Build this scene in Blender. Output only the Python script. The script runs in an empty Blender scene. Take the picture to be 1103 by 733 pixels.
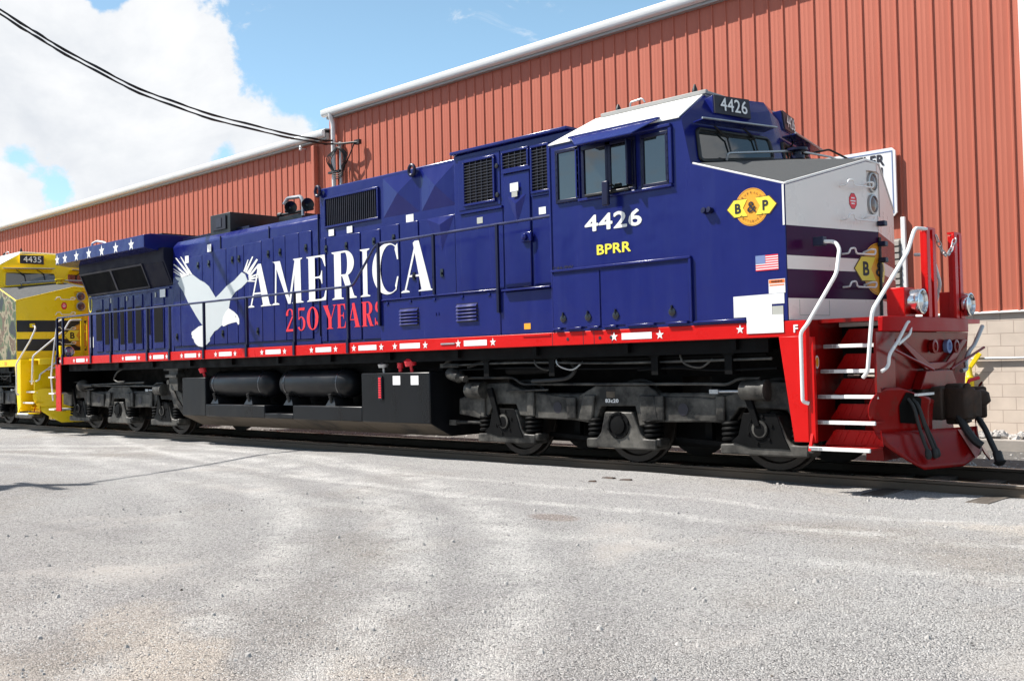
import bpy, bmesh, math, random
from mathutils import Vector, Matrix
R = math.radians
PI = math.pi
random.seed(7)
SC = bpy.context.scene
COL = SC.collection

# ------------------------------------------------------------------ camera
cam_d = bpy.data.cameras.new('camera'); cam = bpy.data.objects.new('camera', cam_d); COL.objects.link(cam)
YAW, PITCH, ROLL = 0.8029, 0.0213, -0.0243
fw = Vector((-math.cos(YAW)*math.cos(PITCH), math.sin(YAW)*math.cos(PITCH), math.sin(PITCH)))
rt = Vector((math.sin(YAW), math.cos(YAW), 0)); up = rt.cross(fw)
r2 = math.cos(ROLL)*rt + math.sin(ROLL)*up; u2 = -math.sin(ROLL)*rt + math.cos(ROLL)*up
m = Matrix.Identity(4)
for i in range(3):
    m[i][0], m[i][1], m[i][2] = r2[i], u2[i], -fw[i]
m.translation = (6.2775, -11.7591, 1.3543)
cam.matrix_world = m
cam_d.lens = 36*1113.3/1103; cam_d.sensor_width = 36; cam_d.sensor_fit = 'HORIZONTAL'
cam_d.clip_end = 3000
SC.camera = cam

# ------------------------------------------------------------------ world, sun, exposure
SUN = Vector((-0.65, -0.44, 1.0)).normalized()
SUN_EL = math.asin(SUN.z); SUN_AZ = math.atan2(SUN.x, SUN.y)
w = bpy.data.worlds.new('World'); SC.world = w; w.use_nodes = True
nt = w.node_tree; nt.nodes.clear(); N = nt.nodes.new; LK = nt.links.new
def wmath(op, a, b=None, c=None, clamp=False):
    n = N('ShaderNodeMath'); n.operation = op; n.use_clamp = clamp
    for i, v in enumerate((a, b, c)):
        if v is None: continue
        if isinstance(v, (int, float)): n.inputs[i].default_value = v
        else: LK(v, n.inputs[i])
    return n.outputs[0]
sky = N('ShaderNodeTexSky'); sky.sky_type = 'NISHITA'; sky.sun_disc = False
sky.sun_elevation = SUN_EL; sky.sun_rotation = SUN_AZ % (2*math.pi)
sky.air_density = 1.0; sky.dust_density = 0.6; sky.ozone_density = 1.5
tc = N('ShaderNodeTexCoord'); DIR = tc.outputs['Generated']
def pix_dir(px, py):
    return (fw*1113.3 + r2*(px-551.5) - u2*(py-366.5)).normalized()
def blob(px, py, rad):
    d = pix_dir(px, py)
    v = N('ShaderNodeVectorMath'); v.operation = 'DISTANCE'; LK(DIR, v.inputs[0]); v.inputs[1].default_value = d
    t = wmath('DIVIDE', v.outputs['Value'], rad/1113.3)
    t = wmath('MULTIPLY', t, t)
    return wmath('POWER', 2.718, wmath('MULTIPLY', t, -1.0))
def noise(scale, detail, rough, stretch=(1, 1, 1), off=(0, 0, 0), dist=0.0):
    mp = N('ShaderNodeMapping'); LK(DIR, mp.inputs[0]); mp.inputs['Scale'].default_value = stretch; mp.inputs['Location'].default_value = off
    n = N('ShaderNodeTexNoise'); LK(mp.outputs[0], n.inputs['Vector'])
    n.inputs['Scale'].default_value = scale; n.inputs['Detail'].default_value = detail; n.inputs['Roughness'].default_value = rough; n.inputs['Distortion'].default_value = dist
    return n.outputs['Fac']
n_big = noise(2.6, 4, .5, (1, 1, 1.7), (3.1, .4, 0))
n_fine = noise(11.0, 10, .62, (1, 1, 1.25), (0, 2.2, .5), .25)
n_wisp = noise(14, 8, .65, (.8, 1.2, 2.0), (5, 1, 2), .6)
cov = wmath('MULTIPLY', wmath('SUBTRACT', n_big, .47), 1.6)
BL = [(40, 80, 80, .9), (140, 60, 80, .95), (215, 95, 75, .95), (120, 150, 60, .8), (285, 140, 40, .75), (-60, 60, 90, .8), (195, 170, 45, .5), (5, 215, 22, .9), (335, 135, 24, .9), (290, 165, 30, .6), (170, 20, 50, .4)]
for px, py, rad, amp in BL:
    cov = wmath('ADD', cov, wmath('MULTIPLY', blob(px, py, rad), amp))
for px, py, rad, amp in [(430, 40, 120, 1.4), (600, 0, 170, 1.5), (330, 30, 60, 1.1), (270, 0, 30, .4), (22, 168, 17, 1.0), (66, 202, 17, .9), (112, -4, 20, 1.3)]:
    cov = wmath('SUBTRACT', cov, wmath('MULTIPLY', blob(px, py, rad), amp))
dens = wmath('ADD', cov, wmath('MULTIPLY', wmath('SUBTRACT', n_fine, .5), 4.2))
mr = N('ShaderNodeMapRange'); mr.interpolation_type = 'SMOOTHSTEP'; LK(dens, mr.inputs['Value'])
mr.inputs['From Min'].default_value = .06; mr.inputs['From Max'].default_value = .52
mw = N('ShaderNodeMapRange'); mw.interpolation_type = 'SMOOTHSTEP'; LK(n_wisp, mw.inputs['Value'])
mw.inputs['From Min'].default_value = .60; mw.inputs['From Max'].default_value = .80; mw.inputs['To Max'].default_value = .75
mask = wmath('MAXIMUM', mr.outputs[0], mw.outputs[0])
ccol = N('ShaderNodeMixRGB'); n_shade = noise(5.0, 7, .6, (1, 1, 1.5), (9, 4, 1), .4)
LK(wmath('MULTIPLY_ADD', n_shade, 3.0, wmath('MULTIPLY_ADD', n_fine, 1.2, -1.55), clamp=True), ccol.inputs[0])
ccol.inputs[1].default_value = (8.9, 9.3, 9.9, 1); ccol.inputs[2].default_value = (12.0, 12.1, 12.2, 1)
sz = N('ShaderNodeSeparateXYZ'); LK(DIR, sz.inputs[0])
hz = wmath('POWER', wmath('SUBTRACT', 1.0, wmath('ABSOLUTE', sz.outputs['Z']), clamp=True), 2.0)
hcol = N('ShaderNodeMixRGB'); hcol.blend_type = 'MULTIPLY'; hcol.inputs[0].default_value = 1; LK(hz, hcol.inputs[1]); hcol.inputs[2].default_value = (4.2, 7.9, 10.9, 1)
sadd = N('ShaderNodeMixRGB'); sadd.blend_type = 'ADD'; sadd.inputs[0].default_value = 1; LK(sky.outputs[0], sadd.inputs[1]); LK(hcol.outputs[0], sadd.inputs[2])
mixc = N('ShaderNodeMixRGB'); LK(mask, mixc.inputs[0]); LK(sadd.outputs[0], mixc.inputs[1]); LK(ccol.outputs[0], mixc.inputs[2])
bg = N('ShaderNodeBackground'); LK(mixc.outputs[0], bg.inputs['Color']); bg.inputs['Strength'].default_value = 0.05
wo = N('ShaderNodeOutputWorld'); LK(bg.outputs[0], wo.inputs['Surface'])

sd = bpy.data.lights.new('sun', 'SUN'); sd.energy = 5.0; sd.angle = R(.5); sd.color = (1, .955, .89)
so = bpy.data.objects.new('sun', sd); COL.objects.link(so)
so.rotation_euler = SUN.to_track_quat('Z', 'Y').to_euler(); so.location = (-20, -20, 40)

SC.render.engine = 'CYCLES'
SC.view_settings.view_transform = 'Standard'; SC.view_settings.look = 'None'
SC.view_settings.exposure = 0.82; SC.view_settings.gamma = 1
SC.view_settings.use_curve_mapping = False
SC.cycles.max_bounces = 6; SC.cycles.diffuse_bounces = 3; SC.cycles.glossy_bounces = 3
SC.cycles.transmission_bounces = 4; SC.cycles.transparent_max_bounces = 6
SC.cycles.caustics_reflective = False; SC.cycles.caustics_refractive = False
SC.cycles.sample_clamp_indirect = 6
try: SC.cycles.use_denoising = True
except Exception: pass

# ------------------------------------------------------------------ materials
def mat(name, col, rough=.5, metal=0.0, coat=0.0, var=.12, vscale=2.5, bump=0.0, bscale=30.0, col2=None, c2lo=.5, c2hi=.7, c2scale=4.0, rvar=.12, ior=1.5, stretch=(1, 1, 1), wob=0.0, spec=.5):
    mt = bpy.data.materials.new(name); mt.use_nodes = True
    t = mt.node_tree; nn = t.nodes.new; ll = t.links.new
    b = t.nodes['Principled BSDF']
    b.inputs['Roughness'].default_value = rough; b.inputs['Metallic'].default_value = metal
    b.inputs['Coat Weight'].default_value = coat; b.inputs['Coat Roughness'].default_value = .06
    b.inputs['IOR'].default_value = ior; b.inputs['Specular IOR Level'].default_value = spec
    co = nn('ShaderNodeTexCoord'); mp = nn('ShaderNodeMapping'); ll(co.outputs['Object'], mp.inputs[0]); mp.inputs['Scale'].default_value = stretch
    n1 = nn('ShaderNodeTexNoise'); ll(mp.outputs[0], n1.inputs['Vector']); n1.inputs['Scale'].default_value = vscale; n1.inputs['Detail'].default_value = 8; n1.inputs['Roughness'].default_value = .6
    mx = nn('ShaderNodeMixRGB'); ll(n1.outputs['Fac'], mx.inputs[0])
    c = Vector(col)
    mx.inputs[1].default_value = (*(c*(1-var)), 1); mx.inputs[2].default_value = (*(c*(1+var)), 1)
    out = mx.outputs[0]
    if col2 is not None:
        n2 = nn('ShaderNodeTexNoise'); ll(mp.outputs[0], n2.inputs['Vector']); n2.inputs['Scale'].default_value = c2scale; n2.inputs['Detail'].default_value = 10; n2.inputs['Roughness'].default_value = .65
        r = nn('ShaderNodeMapRange'); ll(n2.outputs['Fac'], r.inputs['Value']); r.inputs['From Min'].default_value = c2lo; r.inputs['From Max'].default_value = c2hi
        m2 = nn('ShaderNodeMixRGB'); ll(r.outputs[0], m2.inputs[0]); ll(out, m2.inputs[1]); m2.inputs[2].default_value = (*col2, 1); out = m2.outputs[0]
    ll(out, b.inputs['Base Color'])
    if rvar:
        r = nn('ShaderNodeMapRange'); ll(n1.outputs['Fac'], r.inputs['Value']); r.inputs['From Min'].default_value = .3; r.inputs['From Max'].default_value = .7
        r.inputs['To Min'].default_value = max(.02, rough-rvar); r.inputs['To Max'].default_value = min(1, rough+rvar); ll(r.outputs[0], b.inputs['Roughness'])
    prev = None
    if wob:
        n4 = nn('ShaderNodeTexNoise'); ll(co.outputs['Object'], n4.inputs['Vector']); n4.inputs['Scale'].default_value = 2.2; n4.inputs['Detail'].default_value = 2
        bw = nn('ShaderNodeBump'); ll(n4.outputs['Fac'], bw.inputs['Height']); bw.inputs['Distance'].default_value = wob; bw.inputs['Strength'].default_value = 1; prev = bw.outputs[0]
    if bump:
        n3 = nn('ShaderNodeTexNoise'); ll(mp.outputs[0], n3.inputs['Vector']); n3.inputs['Scale'].default_value = bscale; n3.inputs['Detail'].default_value = 6
        bp = nn('ShaderNodeBump'); ll(n3.outputs['Fac'], bp.inputs['Height']); bp.inputs['Distance'].default_value = .01; bp.inputs['Strength'].default_value = bump
        if prev: ll(prev, bp.inputs['Normal'])
        prev = bp.outputs[0]
    if prev:
        ll(prev, b.inputs['Normal'])
        if coat: ll(prev, b.inputs['Coat Normal'])
    return mt

M = {}
M['blue'] = mat('blue_paint', (.0076, .0122, .122), .22, coat=.0, spec=.36, var=.14, vscale=1.4, rvar=.07, wob=.012, col2=(.0125, .0185, .125), c2lo=.52, c2hi=.80, c2scale=2.2, stretch=(3.5, 1, .28))
M['blue_dark'] = mat('navy_paint', (.005, .006, .032), .35, rvar=.1, spec=.35)
M['red'] = mat('red_paint', (.56, .0065, .006), .32, var=.12, vscale=3, rvar=.08, wob=.004, spec=.22)
M['red_dark'] = mat('pilot_red_paint', (.22, .0045, .0045), .22, var=.25, vscale=3, rvar=.06, wob=.006, spec=.2, col2=(.085, .022, .017), c2lo=.52, c2hi=.72)
M['white'] = mat('white_paint', (.80, .79, .77), .38, var=.04, rvar=.08)
M['white_nose'] = mat('nose_white_paint', (.82, .745, .69), .3, coat=.0, var=.03, rvar=.06, wob=.006)
M['purple'] = mat('purple_paint', (.044, .006, .040), .22, var=.1, rvar=.03, wob=.004, spec=.10)
M['yellow'] = mat('yellow_paint', (.93, .655, .008), .3, var=.06, rvar=.08, spec=.35)
M['yellow_decal'] = mat('yellow_decal', (.86, .72, .06), .4, var=.04)
M['amber'] = mat('amber_decal', (.80, .36, .025), .4, var=.05)
M['black'] = mat('black_paint', (.012, .012, .013), .4, var=.3, rvar=.15)
M['blackgloss'] = mat('black_gloss', (.010, .011, .016), .22, coat=.4, var=.3, rvar=.06)
M['ink'] = mat('dark_ink', (.012, .010, .02), .5, var=.1)
M['brown_ink'] = mat('brown_ink', (.10, .04, .008), .5, var=.1)
M['redink'] = mat('red_decal', (.78, .028, .045), .4, var=.05)
M['eagle'] = mat('pale_grey_decal', (.56, .60, .61), .4, var=.05)
M['truck'] = mat('cast_steel_grime', (.0085, .008, .0075), .5, var=.5, spec=.3, vscale=5, bump=.3, bscale=25, col2=(.125, .118, .105), c2lo=.40, c2hi=.70, c2scale=2.4, rvar=.15)
M['truck_dark'] = mat('dark_running_gear', (.0022, .0022, .0024), .6, var=.5, vscale=5, rvar=.15, spec=.12)
M['tank'] = mat('tank_black_paint', (.0062, .0068, .0085), .34, spec=.25, var=.35, vscale=2.2, rvar=.12, col2=(.022, .022, .022), c2lo=.56, c2hi=.8, c2scale=2.5, stretch=(1, 1, .35))
M['tank_dirt'] = mat('dusty_underside', (.105, .083, .06), .8, var=.3, vscale=3, col2=(.03, .026, .022), c2lo=.5, c2hi=.66, c2scale=1.6, rvar=.1)
M['steel'] = mat('wheel_steel', (.022, .017, .014), .5, metal=.2, var=.4, vscale=8)
M['rail'] = mat('rail_steel', (.10, .075, .055), .5, metal=.35, var=.35, vscale=6, stretch=(.3, 1, 1))
M['railtop'] = mat('rail_head', (.30, .28, .25), .28, metal=.9, var=.2)
M['rust'] = mat('rusty_casting', (.032, .018, .011), .7, var=.5, vscale=9, bump=.6, bscale=30, col2=(.07, .035, .02), c2lo=.5, c2hi=.7)
M['chrome'] = mat('chrome', (.75, .75, .74), .12, metal=1, var=.05)
M['galv'] = mat('galvanised', (.45, .46, .47), .4, metal=.7, var=.15)
M['rubber'] = mat('rubber', (.012, .012, .012), .6, var=.3)
M['pane'] = mat('window_glass', (.014, .019, .019), .02, var=.6, vscale=1.2, rvar=0, ior=1.8, spec=.7)
M['lens'] = mat('lamp_lens', (.55, .57, .6), .08, metal=.6, var=.1, rvar=0)
M['mat_grey'] = mat('antiglare_grey', (.055, .058, .060), .8, var=.2, vscale=20, bump=.3, bscale=120)
M['grille'] = mat('grille_black', (.005, .005, .006), .8, var=.3, spec=.12)
M['grille_bar'] = mat('grille_bar', (.018, .019, .035), .5, var=.2)
M['sticker'] = mat('white_sticker', (.82, .82, .82), .45, var=.03)
M['sticker_grey'] = mat('grey_plate', (.42, .42, .38), .5, var=.15)
M['orange'] = mat('orange_ink', (.80, .18, .03), .5, var=.05)
M['flagblue'] = mat('flag_blue', (.16, .22, .42), .5, var=.05)
M['plenum'] = mat('plenum_dark', (.006, .007, .022), .6, var=.3, spec=.2)
M['leaf'] = mat('foliage', (.035, .06, .022), .8, var=.5, vscale=.4)
M['lamp_dark'] = mat('headlight_lens_dark', (.16, .10, .08), .1, metal=.3, var=.2, rvar=0)
M['handrail'] = mat('handrail_navy', (.020, .024, .085), .3, var=.2, spec=.6)
M['hatch'] = mat('weathered_white', (.30, .30, .29), .6, var=.15)
M['beam_red'] = mat('beam_red_paint', (.36, .006, .007), .4, var=.15, rvar=.08, spec=.12)
M['camo'] = None
M['conc'] = mat('concrete', (.33, .30, .27), .85, var=.2, vscale=3, bump=.3, bscale=30)
M['wood'] = mat('creosote_tie', (.075, .062, .050), .85, var=.5, vscale=3, bump=.6, bscale=14, stretch=(4, .6, 4), col2=(.17, .15, .13), c2lo=.5, c2hi=.7)
M['pole'] = mat('pole_wood', (.13, .10, .075), .85, var=.3)
M['gutter'] = mat('gutter_white', (.80, .80, .79), .35, var=.05)
M['gutter_grey'] = mat('soffit_grey', (.40, .40, .39), .6, var=.1)
M['cable'] = mat('black_cable', (.012, .012, .014), .5, var=.2)
M['hydrant'] = mat('safety_yellow', (.85, .62, .01), .4, var=.08)

def camo():
    mt = bpy.data.materials.new('camouflage_paint'); mt.use_nodes = True
    t = mt.node_tree; nn = t.nodes.new; ll = t.links.new; b = t.nodes['Principled BSDF']; b.inputs['Roughness'].default_value = .4
    co = nn('ShaderNodeTexCoord'); n = nn('ShaderNodeTexNoise'); ll(co.outputs['Object'], n.inputs['Vector']); n.inputs['Scale'].default_value = 2.3; n.inputs['Detail'].default_value = 3; n.inputs['Roughness'].default_value = .5
    cr = nn('ShaderNodeValToRGB'); ll(n.outputs['Fac'], cr.inputs[0]); cr.color_ramp.interpolation = 'CONSTANT'
    e = cr.color_ramp.elements; e[0].position = 0; e[0].color = (.02, .02, .018, 1); e[1].position = .43; e[1].color = (.075, .10, .035, 1)
    for p, c in ((.5, (.30, .25, .15, 1)), (.56, (.14, .08, .04, 1)), (.62, (.10, .13, .05, 1))):
        k = e.new(p); k.color = c
    ll(cr.outputs[0], b.inputs['Base Color']); return mt
M['camo'] = camo()

def siding():
    mt = bpy.data.materials.new('red_metal_siding'); mt.use_nodes = True
    t = mt.node_tree; nn = t.nodes.new; ll = t.links.new; b = t.nodes['Principled BSDF']; b.inputs['Roughness'].default_value = .45; b.inputs['Specular IOR Level'].default_value = .2
    co = nn('ShaderNodeTexCoord'); mp = nn('ShaderNodeMapping'); ll(co.outputs['Object'], mp.inputs[0]); mp.inputs['Scale'].default_value = (1, 1, .12)
    n = nn('ShaderNodeTexNoise'); ll(mp.outputs[0], n.inputs['Vector']); n.inputs['Scale'].default_value = 2.6; n.inputs['Detail'].default_value = 8; n.inputs['Roughness'].default_value = .62
    n2 = nn('ShaderNodeTexNoise'); ll(co.outputs['Object'], n2.inputs['Vector']); n2.inputs['Scale'].default_value = .35; n2.inputs['Detail'].default_value = 4
    a = nn('ShaderNodeMath'); a.operation = 'MULTIPLY_ADD'; ll(n.outputs['Fac'], a.inputs[0]); a.inputs[1].default_value = .5
    h = nn('ShaderNodeMath'); h.operation = 'MULTIPLY'; ll(n2.outputs['Fac'], h.inputs[0]); h.inputs[1].default_value = .5; ll(h.outputs[0], a.inputs[2])
    mx = nn('ShaderNodeMixRGB'); ll(a.outputs[0], mx.inputs[0]); mx.inputs[1].default_value = (.395, .104, .068, 1); mx.inputs[2].default_value = (.545, .176, .115, 1)
    ll(mx.outputs[0], b.inputs['Base Color'])
    r = nn('ShaderNodeMapRange'); ll(n.outputs['Fac'], r.inputs['Value']); r.inputs['To Min'].default_value = .35; r.inputs['To Max'].default_value = .65; ll(r.outputs[0], b.inputs['Roughness'])
    return mt
M['siding'] = siding()

def block():
    mt = bpy.data.materials.new('painted_block'); mt.use_nodes = True
    t = mt.node_tree; nn = t.nodes.new; ll = t.links.new; b = t.nodes['Principled BSDF']; b.inputs['Roughness'].default_value = .8
    co = nn('ShaderNodeTexCoord'); sp = nn('ShaderNodeSeparateXYZ'); ll(co.outputs['Object'], sp.inputs[0]); cb = nn('ShaderNodeCombineXYZ'); ll(sp.outputs['X'], cb.inputs[0]); ll(sp.outputs['Z'], cb.inputs[1])
    br = nn('ShaderNodeTexBrick'); ll(cb.outputs[0], br.inputs['Vector']); br.inputs['Scale'].default_value = 1; br.inputs['Brick Width'].default_value = .4064; br.inputs['Row Height'].default_value = .2032
    br.inputs['Mortar Size'].default_value = .006; br.inputs['Mortar Smooth'].default_value = .4; br.inputs['Bias'].default_value = 0
    br.inputs['Color1'].default_value = (.60, .51, .43, 1); br.inputs['Color2'].default_value = (.64, .545, .46, 1); br.inputs['Mortar'].default_value = (.46, .37, .31, 1)
    n = nn('ShaderNodeTexNoise'); ll(co.outputs['Object'], n.inputs['Vector']); n.inputs['Scale'].default_value = 3; n.inputs['Detail'].default_value = 8
    mx = nn('ShaderNodeMixRGB'); mx.blend_type = 'MULTIPLY'; mx.inputs[0].default_value = .35; ll(br.outputs['Color'], mx.inputs[1]); ll(n.outputs['Fac'], mx.inputs[2])
    g = nn('ShaderNodeMixRGB'); g.blend_type = 'MULTIPLY'; g.inputs[0].default_value = 1; ll(mx.outputs[0], g.inputs[1]); g.inputs[2].default_value = (1.2, 1.2, 1.2, 1); ll(g.outputs[0], b.inputs['Base Color'])
    bp = nn('ShaderNodeBump'); ll(br.outputs['Fac'], bp.inputs['Height']); bp.invert = True; bp.inputs['Distance'].default_value = .006; bp.inputs['Strength'].default_value = .8; ll(bp.outputs[0], b.inputs['Normal'])
    return mt
M['block'] = block()

def gravel():
    mt = bpy.data.materials.new('gravel_yard'); mt.use_nodes = True
    t = mt.node_tree; nn = t.nodes.new; ll = t.links.new; b = t.nodes['Principled BSDF']; b.inputs['Roughness'].default_value = .9; b.inputs['Specular IOR Level'].default_value = .25
    co = nn('ShaderNodeTexCoord'); O = co.outputs['Object']
    def vor(s):
        v = nn('ShaderNodeTexVoronoi'); ll(O, v.inputs['Vector']); v.inputs['Scale'].default_value = s; return v
    def noi(s, d, st=(1, 1, 1), rot=0, rgh=.6, off=(0, 0, 0)):
        mp = nn('ShaderNodeMapping'); ll(O, mp.inputs[0]); mp.inputs['Scale'].default_value = st; mp.inputs['Rotation'].default_value = (0, 0, rot); mp.inputs['Location'].default_value = off
        n = nn('ShaderNodeTexNoise'); ll(mp.outputs[0], n.inputs['Vector']); n.inputs['Scale'].default_value = s; n.inputs['Detail'].default_value = d; n.inputs['Roughness'].default_value = rgh; return n.outputs['Fac']
    def rng(v, a, b_, c=0, d=1):
        r = nn('ShaderNodeMapRange'); ll(v, r.inputs['Value'])
        for k, x in (('From Min', a), ('From Max', b_), ('To Min', c), ('To Max', d)): r.inputs[k].default_value = x
        return r.outputs[0]
    def mixc(f, a, b_, bt='MIX'):
        x = nn('ShaderNodeMixRGB'); x.blend_type = bt
        for i, v in enumerate((f, a, b_)):
            if isinstance(v, (int, float)): x.inputs[i].default_value = v
            elif isinstance(v, tuple): x.inputs[i].default_value = (*v, 1)
            else: ll(v, x.inputs[i])
        return x.outputs[0]
    v1 = vor(92); v2 = vor(240)
    sp = nn('ShaderNodeSeparateXYZ'); ll(v1.outputs['Color'], sp.inputs[0])
    sp2 = nn('ShaderNodeSeparateXYZ'); ll(v2.outputs['Color'], sp2.inputs[0])
    base = mixc(rng(noi(.45, 6), .38, .62), (.310, .302, .297), (.345, .337, .328))
    base = mixc(rng(noi(.3, 7, (1, 1, 1), 0, .65, (4, 9, 0)), .5, .66, 0, .75), base, (.285, .258, .23))
    streak = noi(1.0, 7, (.10, 1.5, 1), R(-5), .6, (0, 3.3, 0))
    base = mixc(rng(streak, .53, .70, 0, .30), base, (.40, .39, .375))
    streak2 = noi(1.0, 6, (.16, 2.2, 1), R(14), .6, (2, 0, 0))
    base = mixc(rng(streak2, .56, .74, 0, .28), base, (.20, .195, .19))
    dk = noi(.7, 6, (.5, 1, 1), .3, .7, (7, 2, 0)); base = mixc(rng(dk, .6, .76, 0, .3), base, (.19, .185, .18))
    spy = nn('ShaderNodeSeparateXYZ'); ll(O, spy.inputs[0])
    def arc(cx, cy, rad, wd, amt, colr):
        nonlocal base
        v = nn('ShaderNodeVectorMath'); v.operation = 'DISTANCE'; ll(O, v.inputs[0]); v.inputs[1].default_value = (cx, cy, -.12)
        d = nn('ShaderNodeMath'); d.operation = 'SUBTRACT'; ll(v.outputs['Value'], d.inputs[0]); d.inputs[1].default_value = rad
        jt = nn('ShaderNodeMath'); jt.operation = 'MULTIPLY_ADD'; ll(noi(1.6, 5, off=(cx, cy, 0)), jt.inputs[0]); jt.inputs[1].default_value = .34; jt.inputs[2].default_value = -.17
        e = nn('ShaderNodeMath'); e.operation = 'ADD'; ll(d.outputs[0], e.inputs[0]); ll(jt.outputs[0], e.inputs[1])
        a = nn('ShaderNodeMath'); a.operation = 'ABSOLUTE'; ll(e.outputs[0], a.inputs[0])
        f = nn('ShaderNodeMath'); f.operation = 'MULTIPLY'; ll(rng(a.outputs[0], wd*1.5, wd*.2, 0, amt*.8), f.inputs[0]); g_ = nn('ShaderNodeMath'); g_.operation = 'MULTIPLY'; ll(rng(noi(2.2, 6, off=(cy, 1, 0)), .36, .56), g_.inputs[0]); ll(rng(noi(13, 6, off=(cy, 7, 0)), .34, .56, .5, 1), g_.inputs[1]); ll(g_.outputs[0], f.inputs[1])
        base = mixc(f.outputs[0], base, colr)
    LT, DKC = (.53, .52, .50), (.245, .238, .233)
    for cx, cy, rad, wd, amt, colr in ((-9.5, -17, 14.15, .26, .95, LT), (-9.5, -17, 13.12, .24, .9, LT), (-9.5, -17, 14.98, .26, .9, LT), (-9.5, -17, 13.6, .3, .6, DKC), (-9.5, -17, 14.58, .2, .5, DKC), (-9.5, -17, 12.0, .25, .5, LT), (-9.5, -17, 15.5, .3, .45, DKC), (-1.5, 40, 43.9, .12, .95, LT), (-1.5, 40, 42.9, .10, .8, LT), (-1.5, 40, 45.2, .16, .6, LT), (0, 60, 64.2, .10, .5, DKC), (0, 60, 62.4, .08, .5, DKC)): arc(cx, cy, rad, wd, amt, colr)
    def patch(cx, cy, rx, ry, rot, amt, colr, jit=.9):
        nonlocal base
        mp = nn('ShaderNodeMapping'); mp.vector_type = 'TEXTURE'; ll(O, mp.inputs[0]); mp.inputs['Location'].default_value = (cx, cy, -.15); mp.inputs['Rotation'].default_value = (0, 0, rot); mp.inputs['Scale'].default_value = (rx, ry, 1)
        ln = nn('ShaderNodeVectorMath'); ln.operation = 'LENGTH'; ll(mp.outputs[0], ln.inputs[0])
        jt = nn('ShaderNodeMath'); jt.operation = 'MULTIPLY_ADD'; ll(noi(2.6, 8, rgh=.66, off=(cx, cy, 0)), jt.inputs[0]); jt.inputs[1].default_value = jit*2; jt.inputs[2].default_value = -jit
        e = nn('ShaderNodeMath'); e.operation = 'ADD'; ll(ln.outputs['Value'], e.inputs[0]); ll(jt.outputs[0], e.inputs[1])
        base = mixc(rng(e.outputs[0], 1.15, .75, 0, amt), base, colr)
    SANDC = (.44, .395, .345)
    for a_ in ((1.5, -9.3, .9, .35, -.5, .75, SANDC), (2.6, -8.75, .8, .25, -.4, .6, SANDC), (0.3, -8.9, .6, .3, -.6, .5, SANDC), (3.6, -9.6, .7, .4, -.5, .4, SANDC), (4.2, -2.9, 1.6, .3, 0, .6, SANDC)): patch(*a_)
    patch(-.25, -4.5, .30, .16, 0, .85, (.235, .20, .18), .25)
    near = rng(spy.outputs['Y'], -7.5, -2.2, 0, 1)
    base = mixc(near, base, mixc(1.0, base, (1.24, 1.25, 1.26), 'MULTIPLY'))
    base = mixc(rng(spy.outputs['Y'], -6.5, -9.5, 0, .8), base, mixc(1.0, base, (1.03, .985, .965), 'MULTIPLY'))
    # stones
    stone = mixc(rng(sp.outputs['X'], 0, 1), (.62, .62, .62), (1.33, 1.32, 1.31))
    col = mixc(1.0, base, stone, 'MULTIPLY')
    fines = mixc(rng(sp2.outputs['Y'], 0, 1), (.76, .76, .76), (1.24, 1.24, 1.24))
    col = mixc(1.0, col, fines, 'MULTIPLY')
    spk = rng(sp.outputs['Z'], .965, .97); col = mixc(spk, col, (.07, .065, .065))
    spk2 = rng(sp.outputs['Y'], .95, .955); col = mixc(spk2, col, (.50, .49, .48))
    # sandy tyre-worn patches where stones are ground away
    sand = rng(noi(.55, 8, (1, .8, 1), .4, .62, (1.3, 6.1, 0)), .57, .70, 0, .7)
    col = mixc(sand, col, mixc(rng(noi(30, 6), .3, .7), (.27, .248, .225), (.325, .30, .275)))
    ll(col, b.inputs['Base Color'])
    h = nn('ShaderNodeMath'); h.operation = 'MULTIPLY_ADD'; ll(v1.outputs['Distance'], h.inputs[0]); h.inputs[1].default_value = -1.3
    h2 = nn('ShaderNodeMath'); h2.operation = 'MULTIPLY'; ll(v2.outputs['Distance'], h2.inputs[0]); h2.inputs[1].default_value = -.5; ll(h2.outputs[0], h.inputs[2])
    inv = nn('ShaderNodeMath'); inv.operation = 'MULTIPLY_ADD'; ll(sand, inv.inputs[0]); inv.inputs[1].default_value = -.6; inv.inputs[2].default_value = .85
    bp = nn('ShaderNodeBump'); ll(h.outputs[0], bp.inputs['Height']); bp.inputs['Distance'].default_value = .016; ll(inv.outputs[0], bp.inputs['Strength']); ll(bp.outputs[0], b.inputs['Normal'])
    return mt
M['gravel'] = gravel()
M['ballast'] = mat('dark_ballast', (.085, .08, .075), .9, var=.7, vscale=40, bump=1.0, bscale=45, col2=(.2, .19, .175), c2lo=.55, c2hi=.62, c2scale=30)
M['stone'] = mat('pale_stone', (.42, .40, .38), .9, var=.35, vscale=5)
M['pebble'] = mat('gravel_stone', (.37, .355, .34), .9, var=.5, vscale=3)
M['roof'] = mat('roof_metal', (.55, .56, .57), .5, var=.1)

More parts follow.
